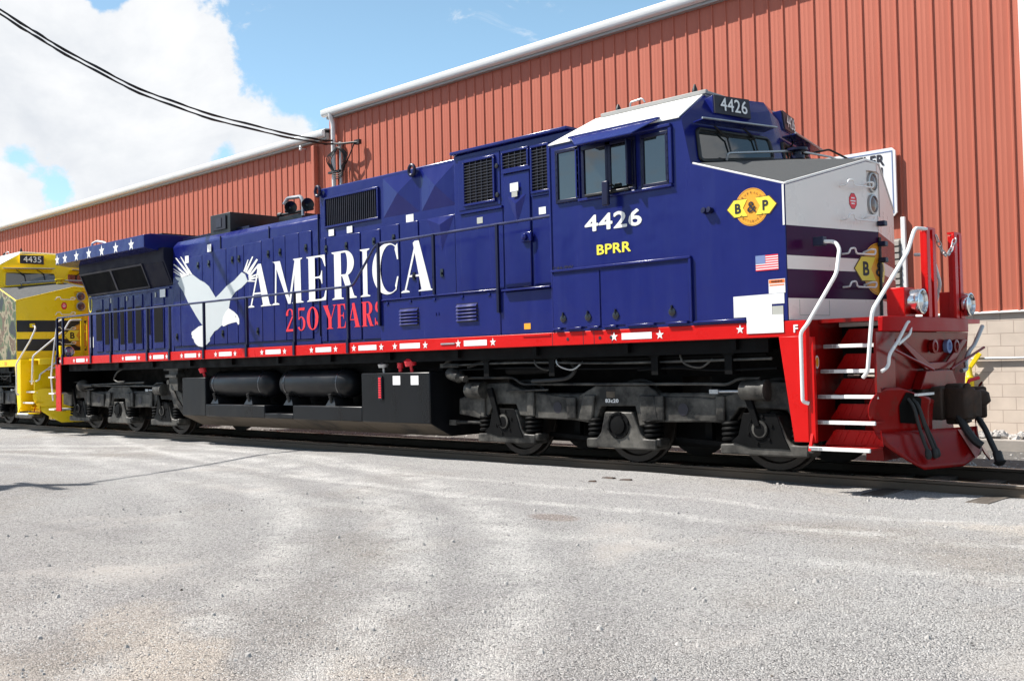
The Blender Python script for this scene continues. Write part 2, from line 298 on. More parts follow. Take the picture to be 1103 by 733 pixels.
# ------------------------------------------------------------------ mesh helpers
class MB:
    def __init__(s): s.v = []; s.f = []; s.mi = []
    def add(s, vs, fs, mi=0):
        o = len(s.v); s.v += [tuple(p) for p in vs]; s.f += [tuple(i+o for i in f) for f in fs]; s.mi += [mi]*len(fs); return s
    def box(s, x0, x1, y0, y1, z0, z1, mi=0):
        return s.add([(x0, y0, z0), (x1, y0, z0), (x1, y1, z0), (x0, y1, z0), (x0, y0, z1), (x1, y0, z1), (x1, y1, z1), (x0, y1, z1)],
                     [(0, 3, 2, 1), (4, 5, 6, 7), (0, 1, 5, 4), (1, 2, 6, 5), (2, 3, 7, 6), (3, 0, 4, 7)], mi)
    def hexa(s, p, mi=0):
        return s.add(p, [(0, 3, 2, 1), (4, 5, 6, 7), (0, 1, 5, 4), (1, 2, 6, 5), (2, 3, 7, 6), (3, 0, 4, 7)], mi)
    def prism(s, poly, ax, a0, a1, mi=0):
        n = len(poly)
        def P(u, v, a): return (a, u, v) if ax == 'x' else ((u, a, v) if ax == 'y' else (u, v, a))
        vs = [P(u, v, a0) for u, v in poly]+[P(u, v, a1) for u, v in poly]
        fs = [tuple(range(n)), tuple(range(2*n-1, n-1, -1))]+[(i, i+n, (i+1) % n+n, (i+1) % n) for i in range(n)]
        return s.add(vs, fs, mi)
    def tube(s, path, r, n=8, mi=0, cap=True):
        P = [Vector(p) for p in path]; rings = []; prev = None
        for i, p in enumerate(P):
            d = (P[min(i+1, len(P)-1)]-P[max(i-1, 0)]).normalized()
            if prev is None:
                a = d.orthogonal().normalized()
            else:
                a = prev-d*prev.dot(d); a = a.normalized() if a.length > 1e-6 else d.orthogonal().normalized()
            prev = a; b = d.cross(a); rr = r[i] if isinstance(r, (list, tuple)) else r
            rings.append([p+(a*math.cos(2*math.pi*k/n)+b*math.sin(2*math.pi*k/n))*rr for k in range(n)])
        vs = [q for g in rings for q in g]; fs = []
        for i in range(len(P)-1):
            for k in range(n):
                fs.append((i*n+k, i*n+(k+1) % n, (i+1)*n+(k+1) % n, (i+1)*n+k))
        if cap: fs += [tuple(range(n-1, -1, -1)), tuple((len(P)-1)*n+k for k in range(n))]
        return s.add(vs, fs, mi)
    def lathe(s, p0, d, prof, n=20, mi=0):
        p0 = Vector(p0); d = Vector(d).normalized(); a = d.orthogonal().normalized(); b = d.cross(a)
        vs = []; fs = []
        for t, r in prof:
            vs += [p0+d*t+(a*math.cos(2*math.pi*k/n)+b*math.sin(2*math.pi*k/n))*max(r, 1e-4) for k in range(n)]
        for i in range(len(prof)-1):
            for k in range(n): fs.append((i*n+k, i*n+(k+1) % n, (i+1)*n+(k+1) % n, (i+1)*n+k))
        fs += [tuple(range(n-1, -1, -1)), tuple((len(prof)-1)*n+k for k in range(n))]
        return s.add(vs, fs, mi)
    def coil(s, c, rad, wire, z0, z1, turns, n=14, mi=0):
        path = [(c[0]+rad*math.cos(2*math.pi*i/n), c[1]+rad*math.sin(2*math.pi*i/n), z0+(z1-z0)*i/(turns*n)) for i in range(int(turns*n)+1)]
        return s.tube(path, wire, 6, mi)
    def build(s, name, mats, parent=None, bevel=0, smooth=True, seg=2, sharp=35):
        me = bpy.data.meshes.new(name); me.from_pydata(s.v, [], s.f)
        if not isinstance(mats, (list, tuple)): mats = [mats]
        for mm in mats: me.materials.append(mm)
        if len(mats) > 1: me.polygons.foreach_set('material_index', s.mi)
        bm = bmesh.new(); bm.from_mesh(me); bmesh.ops.recalc_face_normals(bm, faces=bm.faces); bm.to_mesh(me); bm.free()
        if smooth:
            me.polygons.foreach_set('use_smooth', [True]*len(me.polygons)); me.set_sharp_from_angle(angle=R(sharp))
        o = bpy.data.objects.new(name, me); COL.objects.link(o)
        if parent: o.parent = parent
        if bevel:
            b = o.modifiers.new('bevel', 'BEVEL'); b.width = bevel; b.segments = seg; b.limit_method = 'ANGLE'; b.angle_limit = R(40)
        return o

def curve(pts, k=6):
    """Catmull-Rom smoothing of a polyline."""
    P = [Vector(p) for p in pts]; out = []
    for i in range(len(P)-1):
        p0 = P[max(i-1, 0)]; p1 = P[i]; p2 = P[i+1]; p3 = P[min(i+2, len(P)-1)]
        for j in range(k):
            t = j/k
            out.append(.5*((2*p1)+(p2-p0)*t+(2*p0-5*p1+4*p2-p3)*t*t+(3*p1-p0-3*p2+p3)*t**3))
    out.append(P[-1]); return out
def rnd(pts, r, k=4):
    """polyline with rounded corners."""
    P = [Vector(p) for p in pts]; out = [P[0]]
    for i in range(1, len(P)-1):
        a = (P[i-1]-P[i]); b = (P[i+1]-P[i]); q = min(r, a.length*.45, b.length*.45)
        A = P[i]+a.normalized()*q; B = P[i]+b.normalized()*q
        for j in range(k+1):
            t = j/k; out.append(A*(1-t)**2+P[i]*2*t*(1-t)+B*t*t)
    out.append(P[-1]); return out

def thing(name, label, cat, loc=(0, 0, 0), group=None):
    o = bpy.data.objects.new(name, None); COL.objects.link(o); o.location = loc
    o.empty_display_size = .2; return tag(o, label, cat, group)
def tag(o, label, cat, group=None):
    o['label'] = label; o['category'] = cat
    if group: o['group'] = group
    return o
def struct(o, kind='structure'): o['kind'] = kind; return o

X_, Y_, Z_ = Vector((1, 0, 0)), Vector((0, 1, 0)), Vector((0, 0, 1))
def decal(name, polys, mt, parent, org, ux=X_, uy=Z_, lift=.004, step=.0003):
    """flat painted marking: polygons in (u,v) metres laid on a surface."""
    org = Vector(org); ux = Vector(ux); uy = Vector(uy); n = ux.cross(uy).normalized(); b = MB()
    if polys and isinstance(polys[0][0], (int, float)): polys = [polys]
    for i, p in enumerate(polys):
        b.add([org+ux*u+uy*v+n*(lift+i*step) for u, v in p], [tuple(range(len(p)))])
    me = bpy.data.meshes.new(name); me.from_pydata(b.v, [], b.f); me.materials.append(mt)
    o = bpy.data.objects.new(name, me); COL.objects.link(o)
    if parent: o.parent = parent
    return o
def star(cx, cy, r, ri=.40, rot=0):
    return [(cx+(r if k % 2 == 0 else r*ri)*math.sin(rot+k*math.pi/5), cy+(r if k % 2 == 0 else r*ri)*math.cos(rot+k*math.pi/5)) for k in range(10)]
def rect(x0, x1, y0, y1): return [(x0, y0), (x1, y0), (x1, y1), (x0, y1)]
def text_polys(s, bold=.02):
    """points (u, v, layer) and faces of a word in a unit box; bold words are several shifted layers, one above the other."""
    c = bpy.data.curves.new('t', 'FONT'); c.body = s; c.size = 1; c.resolution_u = 3; c.space_character = 1+bold*1.6
    o = bpy.data.objects.new('t', c); COL.objects.link(o); bpy.context.view_layer.update()
    me = bpy.data.meshes.new_from_object(o.evaluated_get(bpy.context.evaluated_depsgraph_get()))
    p = [(v.co.x, v.co.y) for v in me.vertices]; q = [tuple(f.vertices) for f in me.polygons]
    bpy.data.objects.remove(o); bpy.data.curves.remove(c); bpy.data.meshes.remove(me)
    sh = [(0, 0)]+([(bold*math.cos(k*PI/4), bold*math.sin(k*PI/4)) for k in range(8)] if bold else [])
    vs = []; fs = []
    for li, (dx, dy) in enumerate(sh):
        k = len(vs); vs += [(a+dx, b+dy, li) for a, b in p]; fs += [tuple(i+k for i in f) for f in q]
    x0 = min(v[0] for v in vs); x1 = max(v[0] for v in vs); y0 = min(v[1] for v in vs); y1 = max(v[1] for v in vs)
    return [((v[0]-x0)/(x1-x0), (v[1]-y0)/(y1-y0), v[2]) for v in vs], fs
def text(name, s, mt, parent, org, w, h, ux=X_, uy=Z_, lift=.005, bold=.02):
    vs, fs = text_polys(s, min(bold, .034)); org = Vector(org); ux = Vector(ux).normalized(); uy = Vector(uy).normalized(); n = ux.cross(uy)
    me = bpy.data.meshes.new(name); me.from_pydata([org+ux*(u*w)+uy*(v*h)+n*(lift+l*.0002) for u, v, l in vs], [], fs); me.materials.append(mt)
    o = bpy.data.objects.new(name, me); COL.objects.link(o)
    if parent: o.parent = parent
    return o
def arc_text(name, s, mt, parent, org, rad, a0, a1, size, ux=X_, uy=Z_, lift=.006, inward=False):
    """letters along an arc, one mesh."""
    org = Vector(org); n = Vector(ux).cross(Vector(uy)); V = []; F = []
    for i, ch in enumerate(s):
        vs, fs = text_polys(ch, .0); a = a0+(a1-a0)*i/(len(s)-1); o = len(V)
        wd = size*(.35 if ch == 'I' else .8)
        for u, v, _l in vs:
            x = (u-.5)*wd; y = (v-.5)*size
            if inward: y = -y; x = -x
            rr = rad+y; aa = a-x/rad
            V.append(org+Vector(ux)*(rr*math.cos(aa))+Vector(uy)*(rr*math.sin(aa))+n*lift)
        F += [tuple(k+o for k in f) for f in fs]
    me = bpy.data.meshes.new(name); me.from_pydata(V, [], F); me.materials.append(mt)
    o = bpy.data.objects.new(name, me); COL.objects.link(o); o.parent = parent; return o

# serif glyphs in a unit box -------------------------------------------------
def ring(cx, cy, rx, ry, ix, iy, a0, a1, n=22, icx=None):
    icx = cx if icx is None else icx; out = []
    for k in range(n):
        a = a0+(a1-a0)*k/n; b = a0+(a1-a0)*(k+1)/n
        out.append([(cx+rx*math.cos(a), cy+ry*math.sin(a)), (cx+rx*math.cos(b), cy+ry*math.sin(b)), (icx+ix*math.cos(b), cy+iy*math.sin(b)), (icx+ix*math.cos(a), cy+iy*math.sin(a))])
    return out
def serif(x0, x1, y, s):  # small flared serif
    m_ = (x1-x0)
    return [(x0, y), (x1, y), (x1, y+.018*s), (x1-m_*.25, y+.045*s), (x0+m_*.25, y+.045*s), (x0, y+.018*s)]
GL = {
 'A': [[(.10, .02), (.155, .02), (.535, .98), (.47, .98)], [(.40, .965), (.455, 1.0), (.585, 1.0), (.935, .02), (.645, .02)], serif(0, .27, 0, 1), serif(.55, 1, 0, 1), [(.22, .295), (.22, .335), (.70, .335), (.70, .295)]],
 'M': [[(.09, .02), (.135, .02), (.17, .98), (.125, .98)], [(.03, 1), (.28, 1), (.60, .0), (.52, .0), (.10, .975)], [(.545, .06), (.60, .02), (.80, .98), (.75, .98)], [(.72, .02), (.93, .02), (.92, .98), (.74, .98)], serif(0, .24, 0, 1), serif(.64, 1, 0, 1), serif(.70, .98, 1, -1)],
 'E': [[(.10, 0), (.42, 0), (.42, 1), (.10, 1)], serif(0, .5, 0, 1), serif(0, .5, 1, -1), [(.4, .962), (.4, 1), (.93, 1), (.96, .74), (.93, .74), (.80, .92), (.68, .962)], [(.4, 0), (.4, .038), (.72, .038), (.86, .08), (.97, .27), (1, .27), (.96, 0)], [(.4, .50), (.4, .536), (.62, .536), (.70, .56), (.76, .66), (.79, .66), (.79, .37), (.76, .37), (.70, .475), (.62, .50)]],
 'R': [[(.10, 0), (.38, 0), (.38, 1), (.10, 1)], serif(0, .47, 0, 1), serif(0, .3, 1, -1), [(.3, .962), (.3, 1), (.55, 1), (.55, .962)], [(.3, .475), (.3, .51), (.55, .51), (.55, .475)]] + ring(.55, .7375, .36, .2625, .09, .2265, -PI/2, PI/2, 16) + [[(.42, .49), (.66, .49), (.90, .05), (1, .02), (1, 0), (.70, 0)]],
 'I': [[(.30, 0), (.72, 0), (.72, 1), (.30, 1)], serif(.05, .97, 0, 1), serif(.05, .97, 1, -1)],
 'C': ring(.56, .5, .56, .5, .36, .465, R(52), R(305), 34, .66) + [[(.86, .93), (.93, .97), (.95, .66), (.91, .66), (.83, .86)], [(.82, .16), (.90, .33), (.95, .33), (.86, .06)]],
 'Y': [[(.40, 0), (.64, 0), (.64, .42), (.40, .42)], [(.03, 1), (.34, 1), (.64, .42), (.40, .42)], [(.60, .42), (.65, .42), (.95, 1), (.89, 1)], serif(.28, .76, 0, 1), serif(0, .42, 1, -1), serif(.76, 1, 1, -1)],
 'S': ring(.5, .755, .45, .245, .22, .21, R(20), R(250), 18) + ring(.5, .245, .47, .245, .24, .21, R(-160), R(70), 18) + [[(.10, .62), (.30, .56), (.88, .36), (.72, .48), (.36, .62)], [(.86, .98), (.93, .98), (.93, .70), (.87, .70), (.80, .86)], [(.03, .02), (.10, .02), (.18, .14), (.10, .32), (.03, .32)]],
 '2': ring(.48, .76, .44, .24, .20, .205, R(-15), R(195), 18) + [[(.90, .70), (.70, .66), (.02, .06), (.02, .0), (.24, .07)], [(.02, 0), (.98, 0), (1, .26), (.95, .26), (.88, .10), (.10, .10)]],
 '5': [[(.16, .5), (.22, .5), (.24, .9), (.16, 1)], [(.14, 1), (.90, 1), (.84, .88), (.16, .90)]] + ring(.46, .31, .48, .31, .22, .275, R(-150), R(140), 22),
 '0': ring(.5, .5, .5, .5, .24, .46, 0, 2*PI, 34),
}
def glyph(ch, mt, parent, x0, x1, z0, z1, y):
    decal('letter', [[(x0+(x1-x0)*u, z0+(z1-z0)*v) for u, v in p] for p in GL[ch]], mt, parent, (0, y, 0), lift=.003, step=.00012)

EG = [(-13.85,3.32),(-13.70,3.30),(-13.51,3.29),(-13.13,3.32),(-12.83,3.18),(-12.65,3.12),(-12.48,3.03),(-12.23,2.79),(-12.07,2.86),(-11.81,2.99),(-11.53,3.08),(-11.25,3.22),(-11.13,3.17),(-11.04,3.03),(-11.27,2.92),(-11.48,2.86),(-11.59,2.79),(-11.68,2.72),(-11.74,2.55),(-11.86,2.49),(-11.97,2.38),(-12.01,2.23),(-12.18,2.15),(-12.30,2.12),(-12.48,1.99),(-12.48,1.93),(-12.62,1.86),(-12.76,1.85),(-12.76,2.26),(-12.86,2.33),(-13.01,2.46),(-13.25,2.69),(-13.34,2.77),(-13.52,2.99),(-13.67,3.11),(-13.74,3.19),(-13.68,3.22),(-13.79,3.26)]
ET = [(-12.76,2.26),(-12.76,1.85),(-12.76,1.82),(-12.94,1.84),(-13.03,1.88),(-13.10,1.93),(-13.12,1.98),(-13.20,2.03),(-13.18,2.06),(-13.22,2.09),(-13.20,2.14),(-12.92,2.24)]
EH = [(-11.74,2.55),(-11.55,2.47),(-11.43,2.40),(-11.37,2.32),(-11.37,2.23),(-11.41,2.21),(-11.47,2.27),(-11.61,2.26),(-11.78,2.24),(-11.95,2.20),(-12.01,2.23),(-11.97,2.38),(-11.86,2.49)]
EF = [[(-13.62,3.73),(-13.56,3.71),(-13.13,3.32),(-13.24,3.32)],[(-13.83,3.72),(-13.77,3.71),(-13.22,3.33),(-13.31,3.31)],[(-13.92,3.59),(-13.86,3.59),(-13.32,3.32),(-13.40,3.30)],[(-13.93,3.50),(-13.88,3.49),(-13.40,3.31),(-13.49,3.29)],[(-13.93,3.44),(-13.88,3.44),(-13.49,3.30),(-13.55,3.28)],[(-11.00,3.44),(-11.03,3.44),(-11.19,3.23),(-11.12,3.21)],[(-10.83,3.48),(-10.87,3.49),(-11.15,3.21),(-11.08,3.19)],[(-10.67,3.41),(-10.72,3.43),(-11.08,3.19),(-10.99,3.14)],[(-10.62,3.31),(-10.66,3.33),(-11.02,3.13),(-10.96,3.10)],[(-10.68,3.13),(-10.70,3.15),(-11.02,3.11),(-10.98,3.07)],[(-10.67,3.07),(-10.69,3.09),(-11.01,3.08),(-10.98,3.04)],[(-10.77,3.00),(-10.78,3.02),(-11.01,3.05),(-11.04,3.02)]]

# ------------------------------------------------------------------ setting: ground
def hsh(x, y): return math.sin(x*12.9898+y*78.233)*43758.5453 % 1
def vn(x, y):
    xi, yi = math.floor(x), math.floor(y); fx, fy = x-xi, y-yi; fx = fx*fx*(3-2*fx); fy = fy*fy*(3-2*fy)
    a = hsh(xi, yi); b = hsh(xi+1, yi); c = hsh(xi, yi+1); d = hsh(xi+1, yi+1)
    return a+(b-a)*fx+(c-a)*fy+(a-b-c+d)*fx*fy
def edge_y(x):   # where the gravel yard ends beside the near rail
    e = -1.08-.10*(vn(x*.9, 3)-.5)-.07*(vn(x*3.1, 8)-.5)
    if x > .1: e -= min(1, (x-.1)/.9)*.42
    if x < -9: e -= min(1, (-9-x)/3)*.18
    return e
def ground_z(x, y):
    e = edge_y(x); d = e-y
    top = -.078+.03*(vn(x*.55+4, y*.8)-.5)*2
    top += .06*math.exp(-((x+1.0)/1.9)**2)*math.exp(-(d/.5)**2) + .05*math.exp(-((x+3.4)/1.0)**2)*math.exp(-(d/.3)**2)
    if x > .1: top -= .05*min(1, (x-.1)/1.2)*math.exp(-(d/1.6)**2)
    if d < 0: return -.128+.012*(vn(x*2.5, y*4)-.5)
    k = min(1, d/.3); k = k*k*(3-2*k)
    z = -.128+(top+.128)*k
    z -= .10*min(1, max(0, (d-.5)/8))
    return z
xs = []; x = -40.0
while x < 9: xs.append(x); x += .09 if x > -8 else (.16 if x > -20 else .4)
xs = [-600, -250, -120, -70, -50]+xs+[9, 12, 20, 60, 200, 600]
ys = [-600, -200, -80, -40, -25, -18]+[-14+.45*k for k in range(22)]+[-4.1+.15*k for k in range(12)]+[-2.3+.05*k for k in range(32)]
gb = MB(); nx = len(xs)
for yy in ys:
    for xx in xs: gb.v.append((xx, yy, ground_z(xx, yy)))
for j in range(len(ys)-1):
    for i in range(nx-1): gb.f.append((j*nx+i, j*nx+i+1, (j+1)*nx+i+1, (j+1)*nx+i)); gb.mi.append(0)
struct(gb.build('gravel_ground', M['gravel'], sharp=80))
tb = MB()
tb.add([(-600, -.76, -.205), (600, -.76, -.205), (600, 4.85, -.17), (-600, 4.85, -.17)], [(0, 1, 2, 3)])
struct(tb.build('track_bed', M['ballast']))
fb = MB(); fb.add([(-600, 4.84, -.02), (600, 4.84, -.02), (600, 600, -.02), (-600, 600, -.02)], [(0, 1, 2, 3)]); struct(fb.build('far_ground', M['conc']))
kb = MB(); kb.box(-60, 14, 4.72, 4.86, -.25, .0); struct(kb.build('concrete_kerb', M['conc'], bevel=.015))

def pebbles(name, mt, n, fn, smin, smax, seed):
    rg = random.Random(seed); b = MB()
    for _ in range(n):
        x, y, z = fn(rg); s = rg.uniform(smin, smax); a = rg.uniform(0, 6.28); vs = []
        for k in range(5):
            t = a+k*1.2566; r_ = s*rg.uniform(.7, 1.15); vs.append((x+r_*math.cos(t), y+r_*math.sin(t)*.8, z-.2*s))
        for k in range(4):
            t = a+.5+k*1.5708; r_ = s*rg.uniform(.35, .7); vs.append((x+r_*math.cos(t), y+r_*math.sin(t)*.8, z+s*rg.uniform(.45, .9)))
        fs = [(5, 6, 7, 8), (0, 1, 5), (1, 6, 5), (1, 2, 6), (2, 3, 7), (2, 7, 6), (3, 4, 8), (3, 8, 7), (4, 0, 5), (4, 5, 8)]
        b.add(vs, fs)
    return struct(b.build(name, mt, smooth=False), 'stuff')
def near_pt(rg):
    d = 2.5+10*rg.random()**1.4; a = rg.uniform(-.62, .62)+YAW
    x = 6.28-d*math.cos(a)*1.0; y = -11.76+d*math.sin(a)
    y = min(y, edge_y(x)-.02)
    return x, y, ground_z(x, y)
pebbles('loose_gravel', M['pebble'], 7000, near_pt, .004, .013, 3)
pebbles('scattered_stones', M['pebble'], 260, near_pt, .012, .028, 13)
pebbles('dark_stones', M['wood'], 16, near_pt, .008, .018, 14)
pebbles('rubble_strip', M['stone'], 2600, lambda g: (g.uniform(-14, 9), g.uniform(4.9, 5.46), .0+g.random()*.05), .03, .075, 4)
pebbles('ballast_stones', M['pebble'], 5200, lambda g: (g.uniform(-24, 5), g.choice([g.uniform(-.68, .68), g.uniform(.85, 2.6), g.uniform(.85, 4.6)]), -.19), .02, .045, 5)
pebbles('edge_gravel', M['pebble'], 2200, lambda g: (lambda x: (x, edge_y(x)-g.uniform(-.06, .25), ground_z(x, edge_y(x)-.12)-.02))(g.uniform(-22, 5)), .01, .03, 6)

def tree_line():
    rg = random.Random(11); b = MB()
    x = -150.0
    while x < 130:
        h = rg.uniform(10, 18); y = -62+rg.uniform(-6, 6)
        for _ in range(120):
            a = rg.uniform(0, 6.28); t = rg.random()**.7; rr = (1-t*.75)*rg.uniform(1.5, 4.2)
            c = Vector((x+rr*math.cos(a), y+rr*math.sin(a), h*(.12+.88*t)+rg.uniform(-.6, .6))); s_ = rg.uniform(.5, 1.3)
            d1 = Vector((rg.uniform(-1, 1), rg.uniform(-1, 1), rg.uniform(-1, 1))).normalized(); d2 = d1.orthogonal().normalized()
            b.add([c-d1*s_, c+d2*s_*.7, c+d1*s_, c-d2*s_*.7], [(0, 1, 2, 3)])
        x += rg.uniform(3.5, 6.5)
    return struct(b.build('distant_wood', M['leaf'], smooth=False), 'stuff')
tree_line()

# ------------------------------------------------------------------ track
prof = [(-.07, -.172), (.07, -.172), (.07, -.160), (.012, -.135), (.010, -.045), (.036, -.032), (.036, -.006), (.030, 0), (-.030, 0), (-.036, -.006), (-.036, -.032), (-.010, -.045), (-.012, -.135), (-.07, -.160)]
for yc, lab in ((-.753, 'steel running rail nearer the gravel yard, under the locomotives'), (.753, 'steel running rail nearer the red buildings, behind the wheels')):
    b = MB(); b.prism([(yc+u, v) for u, v in prof], 'x', -90, 30)
    for f_i, f in enumerate(b.f):
        if all(b.v[i][2] > -.007 for i in f): b.mi[f_i] = 1
    tag(b.build('running_rail', [M['rail'], M['railtop']]), lab, 'rail', 'rails of the track')
tie = None
for k in range(56):
    xx = 4.6-.53*k
    if tie is None:
        b = MB(); b.box(-.115, .115, -1.32, 1.32, -.30, -.178); tie = b.build('railway_sleeper', M['wood'], bevel=.008); o = tie
    else:
        o = tie.copy(); COL.objects.link(o)
    o.location = (xx+random.uniform(-.02, .02), random.uniform(-.05, .05), .06 if xx > 1.0 and k % 2 == 0 else random.choice((0, 0, .045))); o.rotation_euler = (0, 0, random.uniform(-.012, .012))
    tag(o, 'weathered timber sleeper lying across under the two rails', 'sleeper', 'sleepers under the track')
for k, (x, y, s) in enumerate(((-1.62, -1.95, .10), (-1.32, -2.0, .08), (-1.55, -2.35, .05))):
    b = MB(); b.add([(-s, -.03, 0), (s*.9, -.045, 0), (s, .02, 0), (-s*.8, .04, 0), (-s*.8, -.02, .012), (s*.8, -.03, .018), (s*.8, .015, .014), (-s*.6, .03, .01)], [(0, 3, 2, 1), (4, 5, 6, 7), (0, 1, 5, 4), (1, 2, 6, 5), (2, 3, 7, 6), (3, 0, 4, 7)])
    o = b.build('scrap_flake', M['rust']); o.location = (x, y, ground_z(x, y)+.003); o.rotation_euler = (0, 0, .3*k)
    tag(o, ['longest rusty scrap lying on the gravel by the front wheels', 'middle-sized rusty scrap on the gravel, right of the longest one', 'smallest rusty scrap on the gravel, nearest the viewer'][k], 'scrap', 'rusty scraps on the gravel')

# ------------------------------------------------------------------ buildings
YW = 5.527; PS = .3047
def siding_mesh(b, x0, x1, z0, z1, y, phase):
    xs_ = []
    d = .024
    k = math.floor((x0-phase)/PS); xp = phase+k*PS
    pts = [(x0, y)]
    while xp < x1:
        for dx, dy in ((-.040, 0), (-.026, -d), (.000, -d), (.010, 0), (.085, 0), (.092, -.0015), (.104, -.0015), (.111, 0), (.165, 0), (.172, -.0015), (.184, -.0015), (.191, 0)):
            if x0 < xp+dx < x1: pts.append((xp+dx, y+dy))
        xp += PS
    pts.append((x1, y)); n = len(pts)
    b.add([(u, v, z0) for u, v in pts]+[(u, v, z1) for u, v in pts], [(i, i+1, n+i+1, n+i) for i in range(n-1)])
def building(name, label, x0, x1, zt, phase, depth, side_l, side_r):
    t = thing(name, label, 'building', ((x0+x1)/2, YW, 0)); ox = (x0+x1)/2
    def L(b):
        b.v = [(p[0]-ox, p[1]-YW, p[2]) for p in b.v]; return b
    b = MB(); siding_mesh(b, x0, x1, 1.985, zt, YW, phase); L(b).build('metal_siding', M['siding'], t, sharp=25)
    b = MB(); b.box(x0, x1, YW+.03, YW+depth, 2.0, zt-.02); L(b).build('building_shell', M['siding'], t)
    b = MB(); b.box(x0, x1, YW+.012, YW+depth-.01, -.3, 1.955); L(b).build('block_wall', M['block'], t)
    b = MB(); b.prism([(YW-.035, 1.958), (YW+.02, 1.958), (YW+.02, 1.99), (YW-.005, 1.99), (YW-.035, 1.972)], 'x', x0, x1); L(b).build('base_flashing', M['gutter'], t)
    # eave: soffit board, gutter and roof sheet
    b = MB(); b.prism([(YW-.13, zt-.02), (YW+.02, zt-.02), (YW+.02, zt+.16), (YW-.13, zt+.16)], 'x', x0, x1); L(b).build('eave_soffit', M['gutter_grey'], t)
    b = MB(); b.prism([(YW-.15, zt+.03), (YW-.235, zt+.06), (YW-.262, zt+.11), (YW-.262, zt+.215), (YW-.245, zt+.235), (YW-.15, zt+.235)], 'x', x0-(.10 if zt > 8 else 0), x1+(.1 if zt > 8 else -.02)); L(b).build('gutter', M['gutter'], t, bevel=.012)
    b = MB(); b.hexa([(x0-.05, YW-.2, zt+.237), (x1+.05, YW-.2, zt+.237), (x1+.05, YW+depth, zt+.237+depth*.08), (x0-.05, YW+depth, zt+.237+depth*.08), (x0-.05, YW-.2, zt+.262), (x1+.05, YW-.2, zt+.262), (x1+.05, YW+depth, zt+.262+depth*.08), (x0-.05, YW+depth, zt+.262+depth*.08)]); L(b).build('roof_sheet', M['roof'], t)
    return t, L
tb_, L = building('metal_warehouse', 'taller red metal-sided building on a beige block base, behind the locomotive cab', -17.28, 1.06, 8.27, -.0-2.0, 16, True, True)
b = MB(); b.prism([(.86, 0), (1.10, 0), (1.10, .1), (.86, .1)], 'z', 0, 1)
b = MB(); b.box(.87, 1.09, YW-.045, YW+.05, 1.99, 8.28); L(b).build('corner_trim', M['gutter'], tb_, bevel=.01)
b = MB(); b.box(-17.29, -17.21, YW-.03, YW+.02, 2, 8.25); L(b).build('corner_strip', M['siding'], tb_, bevel=.006)
b = MB(); b.tube(rnd([(-17.02, YW-.19, 8.42), (-17.02, YW-.19, 8.30), (-17.0, YW-.12, 8.1), (-17.0, YW-.11, .1)], .1), .062, 10); L(b).build('downpipe', M['gutter'], tb_)
b = MB(); b.tube([(-16.72, YW-.08, 7.45), (-16.72, YW-.08, 2.2)], .045, 10); b.lathe((-16.72, YW-.08, 7.43), Z_, [(0, .06), (.08, .065), (.11, .03)], 12); L(b).build('service_conduit', M['galv'], tb_)
b = MB(); b.tube([(-.02, YW-.03, 1.235), (1.05, YW-.03, 1.235)], .022, 8); L(b).build('wall_conduit', M['galv'], tb_)
b = MB(); b.box(-1.11, -1.035, YW-.07, YW-.005, 2.0, 3.66); L(b).build('wall_riser_pipe', M['gutter'], tb_, bevel=.006)
# louvred vent beside the sign
v = MB(); v.box(-1.62, -1.12, YW-.06, YW-.03, 2.05, 3.3)
for k in range(11): v.hexa([(-1.6, YW-.11, 2.08+k*.11), (-1.14, YW-.11, 2.08+k*.11), (-1.14, YW-.06, 2.10+k*.11), (-1.6, YW-.06, 2.10+k*.11), (-1.6, YW-.10, 2.16+k*.11), (-1.14, YW-.10, 2.16+k*.11), (-1.14, YW-.06, 2.18+k*.11), (-1.6, YW-.06, 2.18+k*.11)])
L(v).build('wall_louvre', M['conc'], tb_)
tl_, L = building('low_warehouse', 'lower red metal-sided building with a white gutter, stretching away to the left', -90, -17.30, 7.73, -18.2, 16, True, True)
b = MB(); b.box(-18.0, -17.86, YW-.17, YW-.03, .2, 7.62); L(b).build('downpipe', M['siding'], tl_, bevel=.02)
b = MB(); b.tube([(-18.45, YW-.02, 7.62), (-18.45, YW-.2, 7.62)], .012, 6); b.lathe((-18.45, YW-.2, 7.56), Z_, [(0, .03), (.03, .05), (.06, .03), (.09, .05), (.12, .03), (.15, .02)], 10); L(b).build('wire_insulator', M['gutter'], tl_)

# service cables and their coil on the downpipe
pole = thing('utility_pole', 'tall wooden utility pole holding the overhead cables, its shadow on the gravel', 'utility pole', (-14.6, -10.9, -.2))
b = MB(); b.tube([(0, 0, -.5), (0, 0, 11.5)], [.17, .11], 12); b.build('pole', M['pole'], pole)
b = MB(); b.box(-.7, .7, -.16, -.06, 10.7, 10.82); b.build('crossarm', M['pole'], pole)
b = MB(); b.lathe((.36, -.1, 8.9), Z_, [(0, .2), (.02, .24), (.8, .24), (.84, .2), (.9, .05)], 14); b.build('transformer', M['galv'], pole)
for k, (dz, lab) in enumerate(((.0, 'upper black overhead cable sagging towards the building corner'), (-.09, 'lower black overhead cable sagging towards the building corner'))):
    P = [(-14.6, -10.85, 11.1+dz*.3), (-14.8, -7.0, 9.72+dz*.6), (-15.07, -4.05, 8.60+dz), (-15.3, -2.87, 8.20+dz), (-15.69, -.87, 7.71+dz*1.1), (-16.15, 1.49, 7.50+dz*1.25), (-16.7, 4.31, 7.495+dz), (-16.88, 5.30, 7.57+dz)]
    pts = curve(P, 8); b = MB(); b.tube(pts, .021, 6)
    q = [p+Vector((.03*math.sin(i*.9), 0, .03*math.cos(i*.9))) for i, p in enumerate(pts)]; b.tube(q, .012, 5)
    tag(b.build('overhead_cable', M['cable']), lab, 'cable', 'overhead cables')
b = MB()
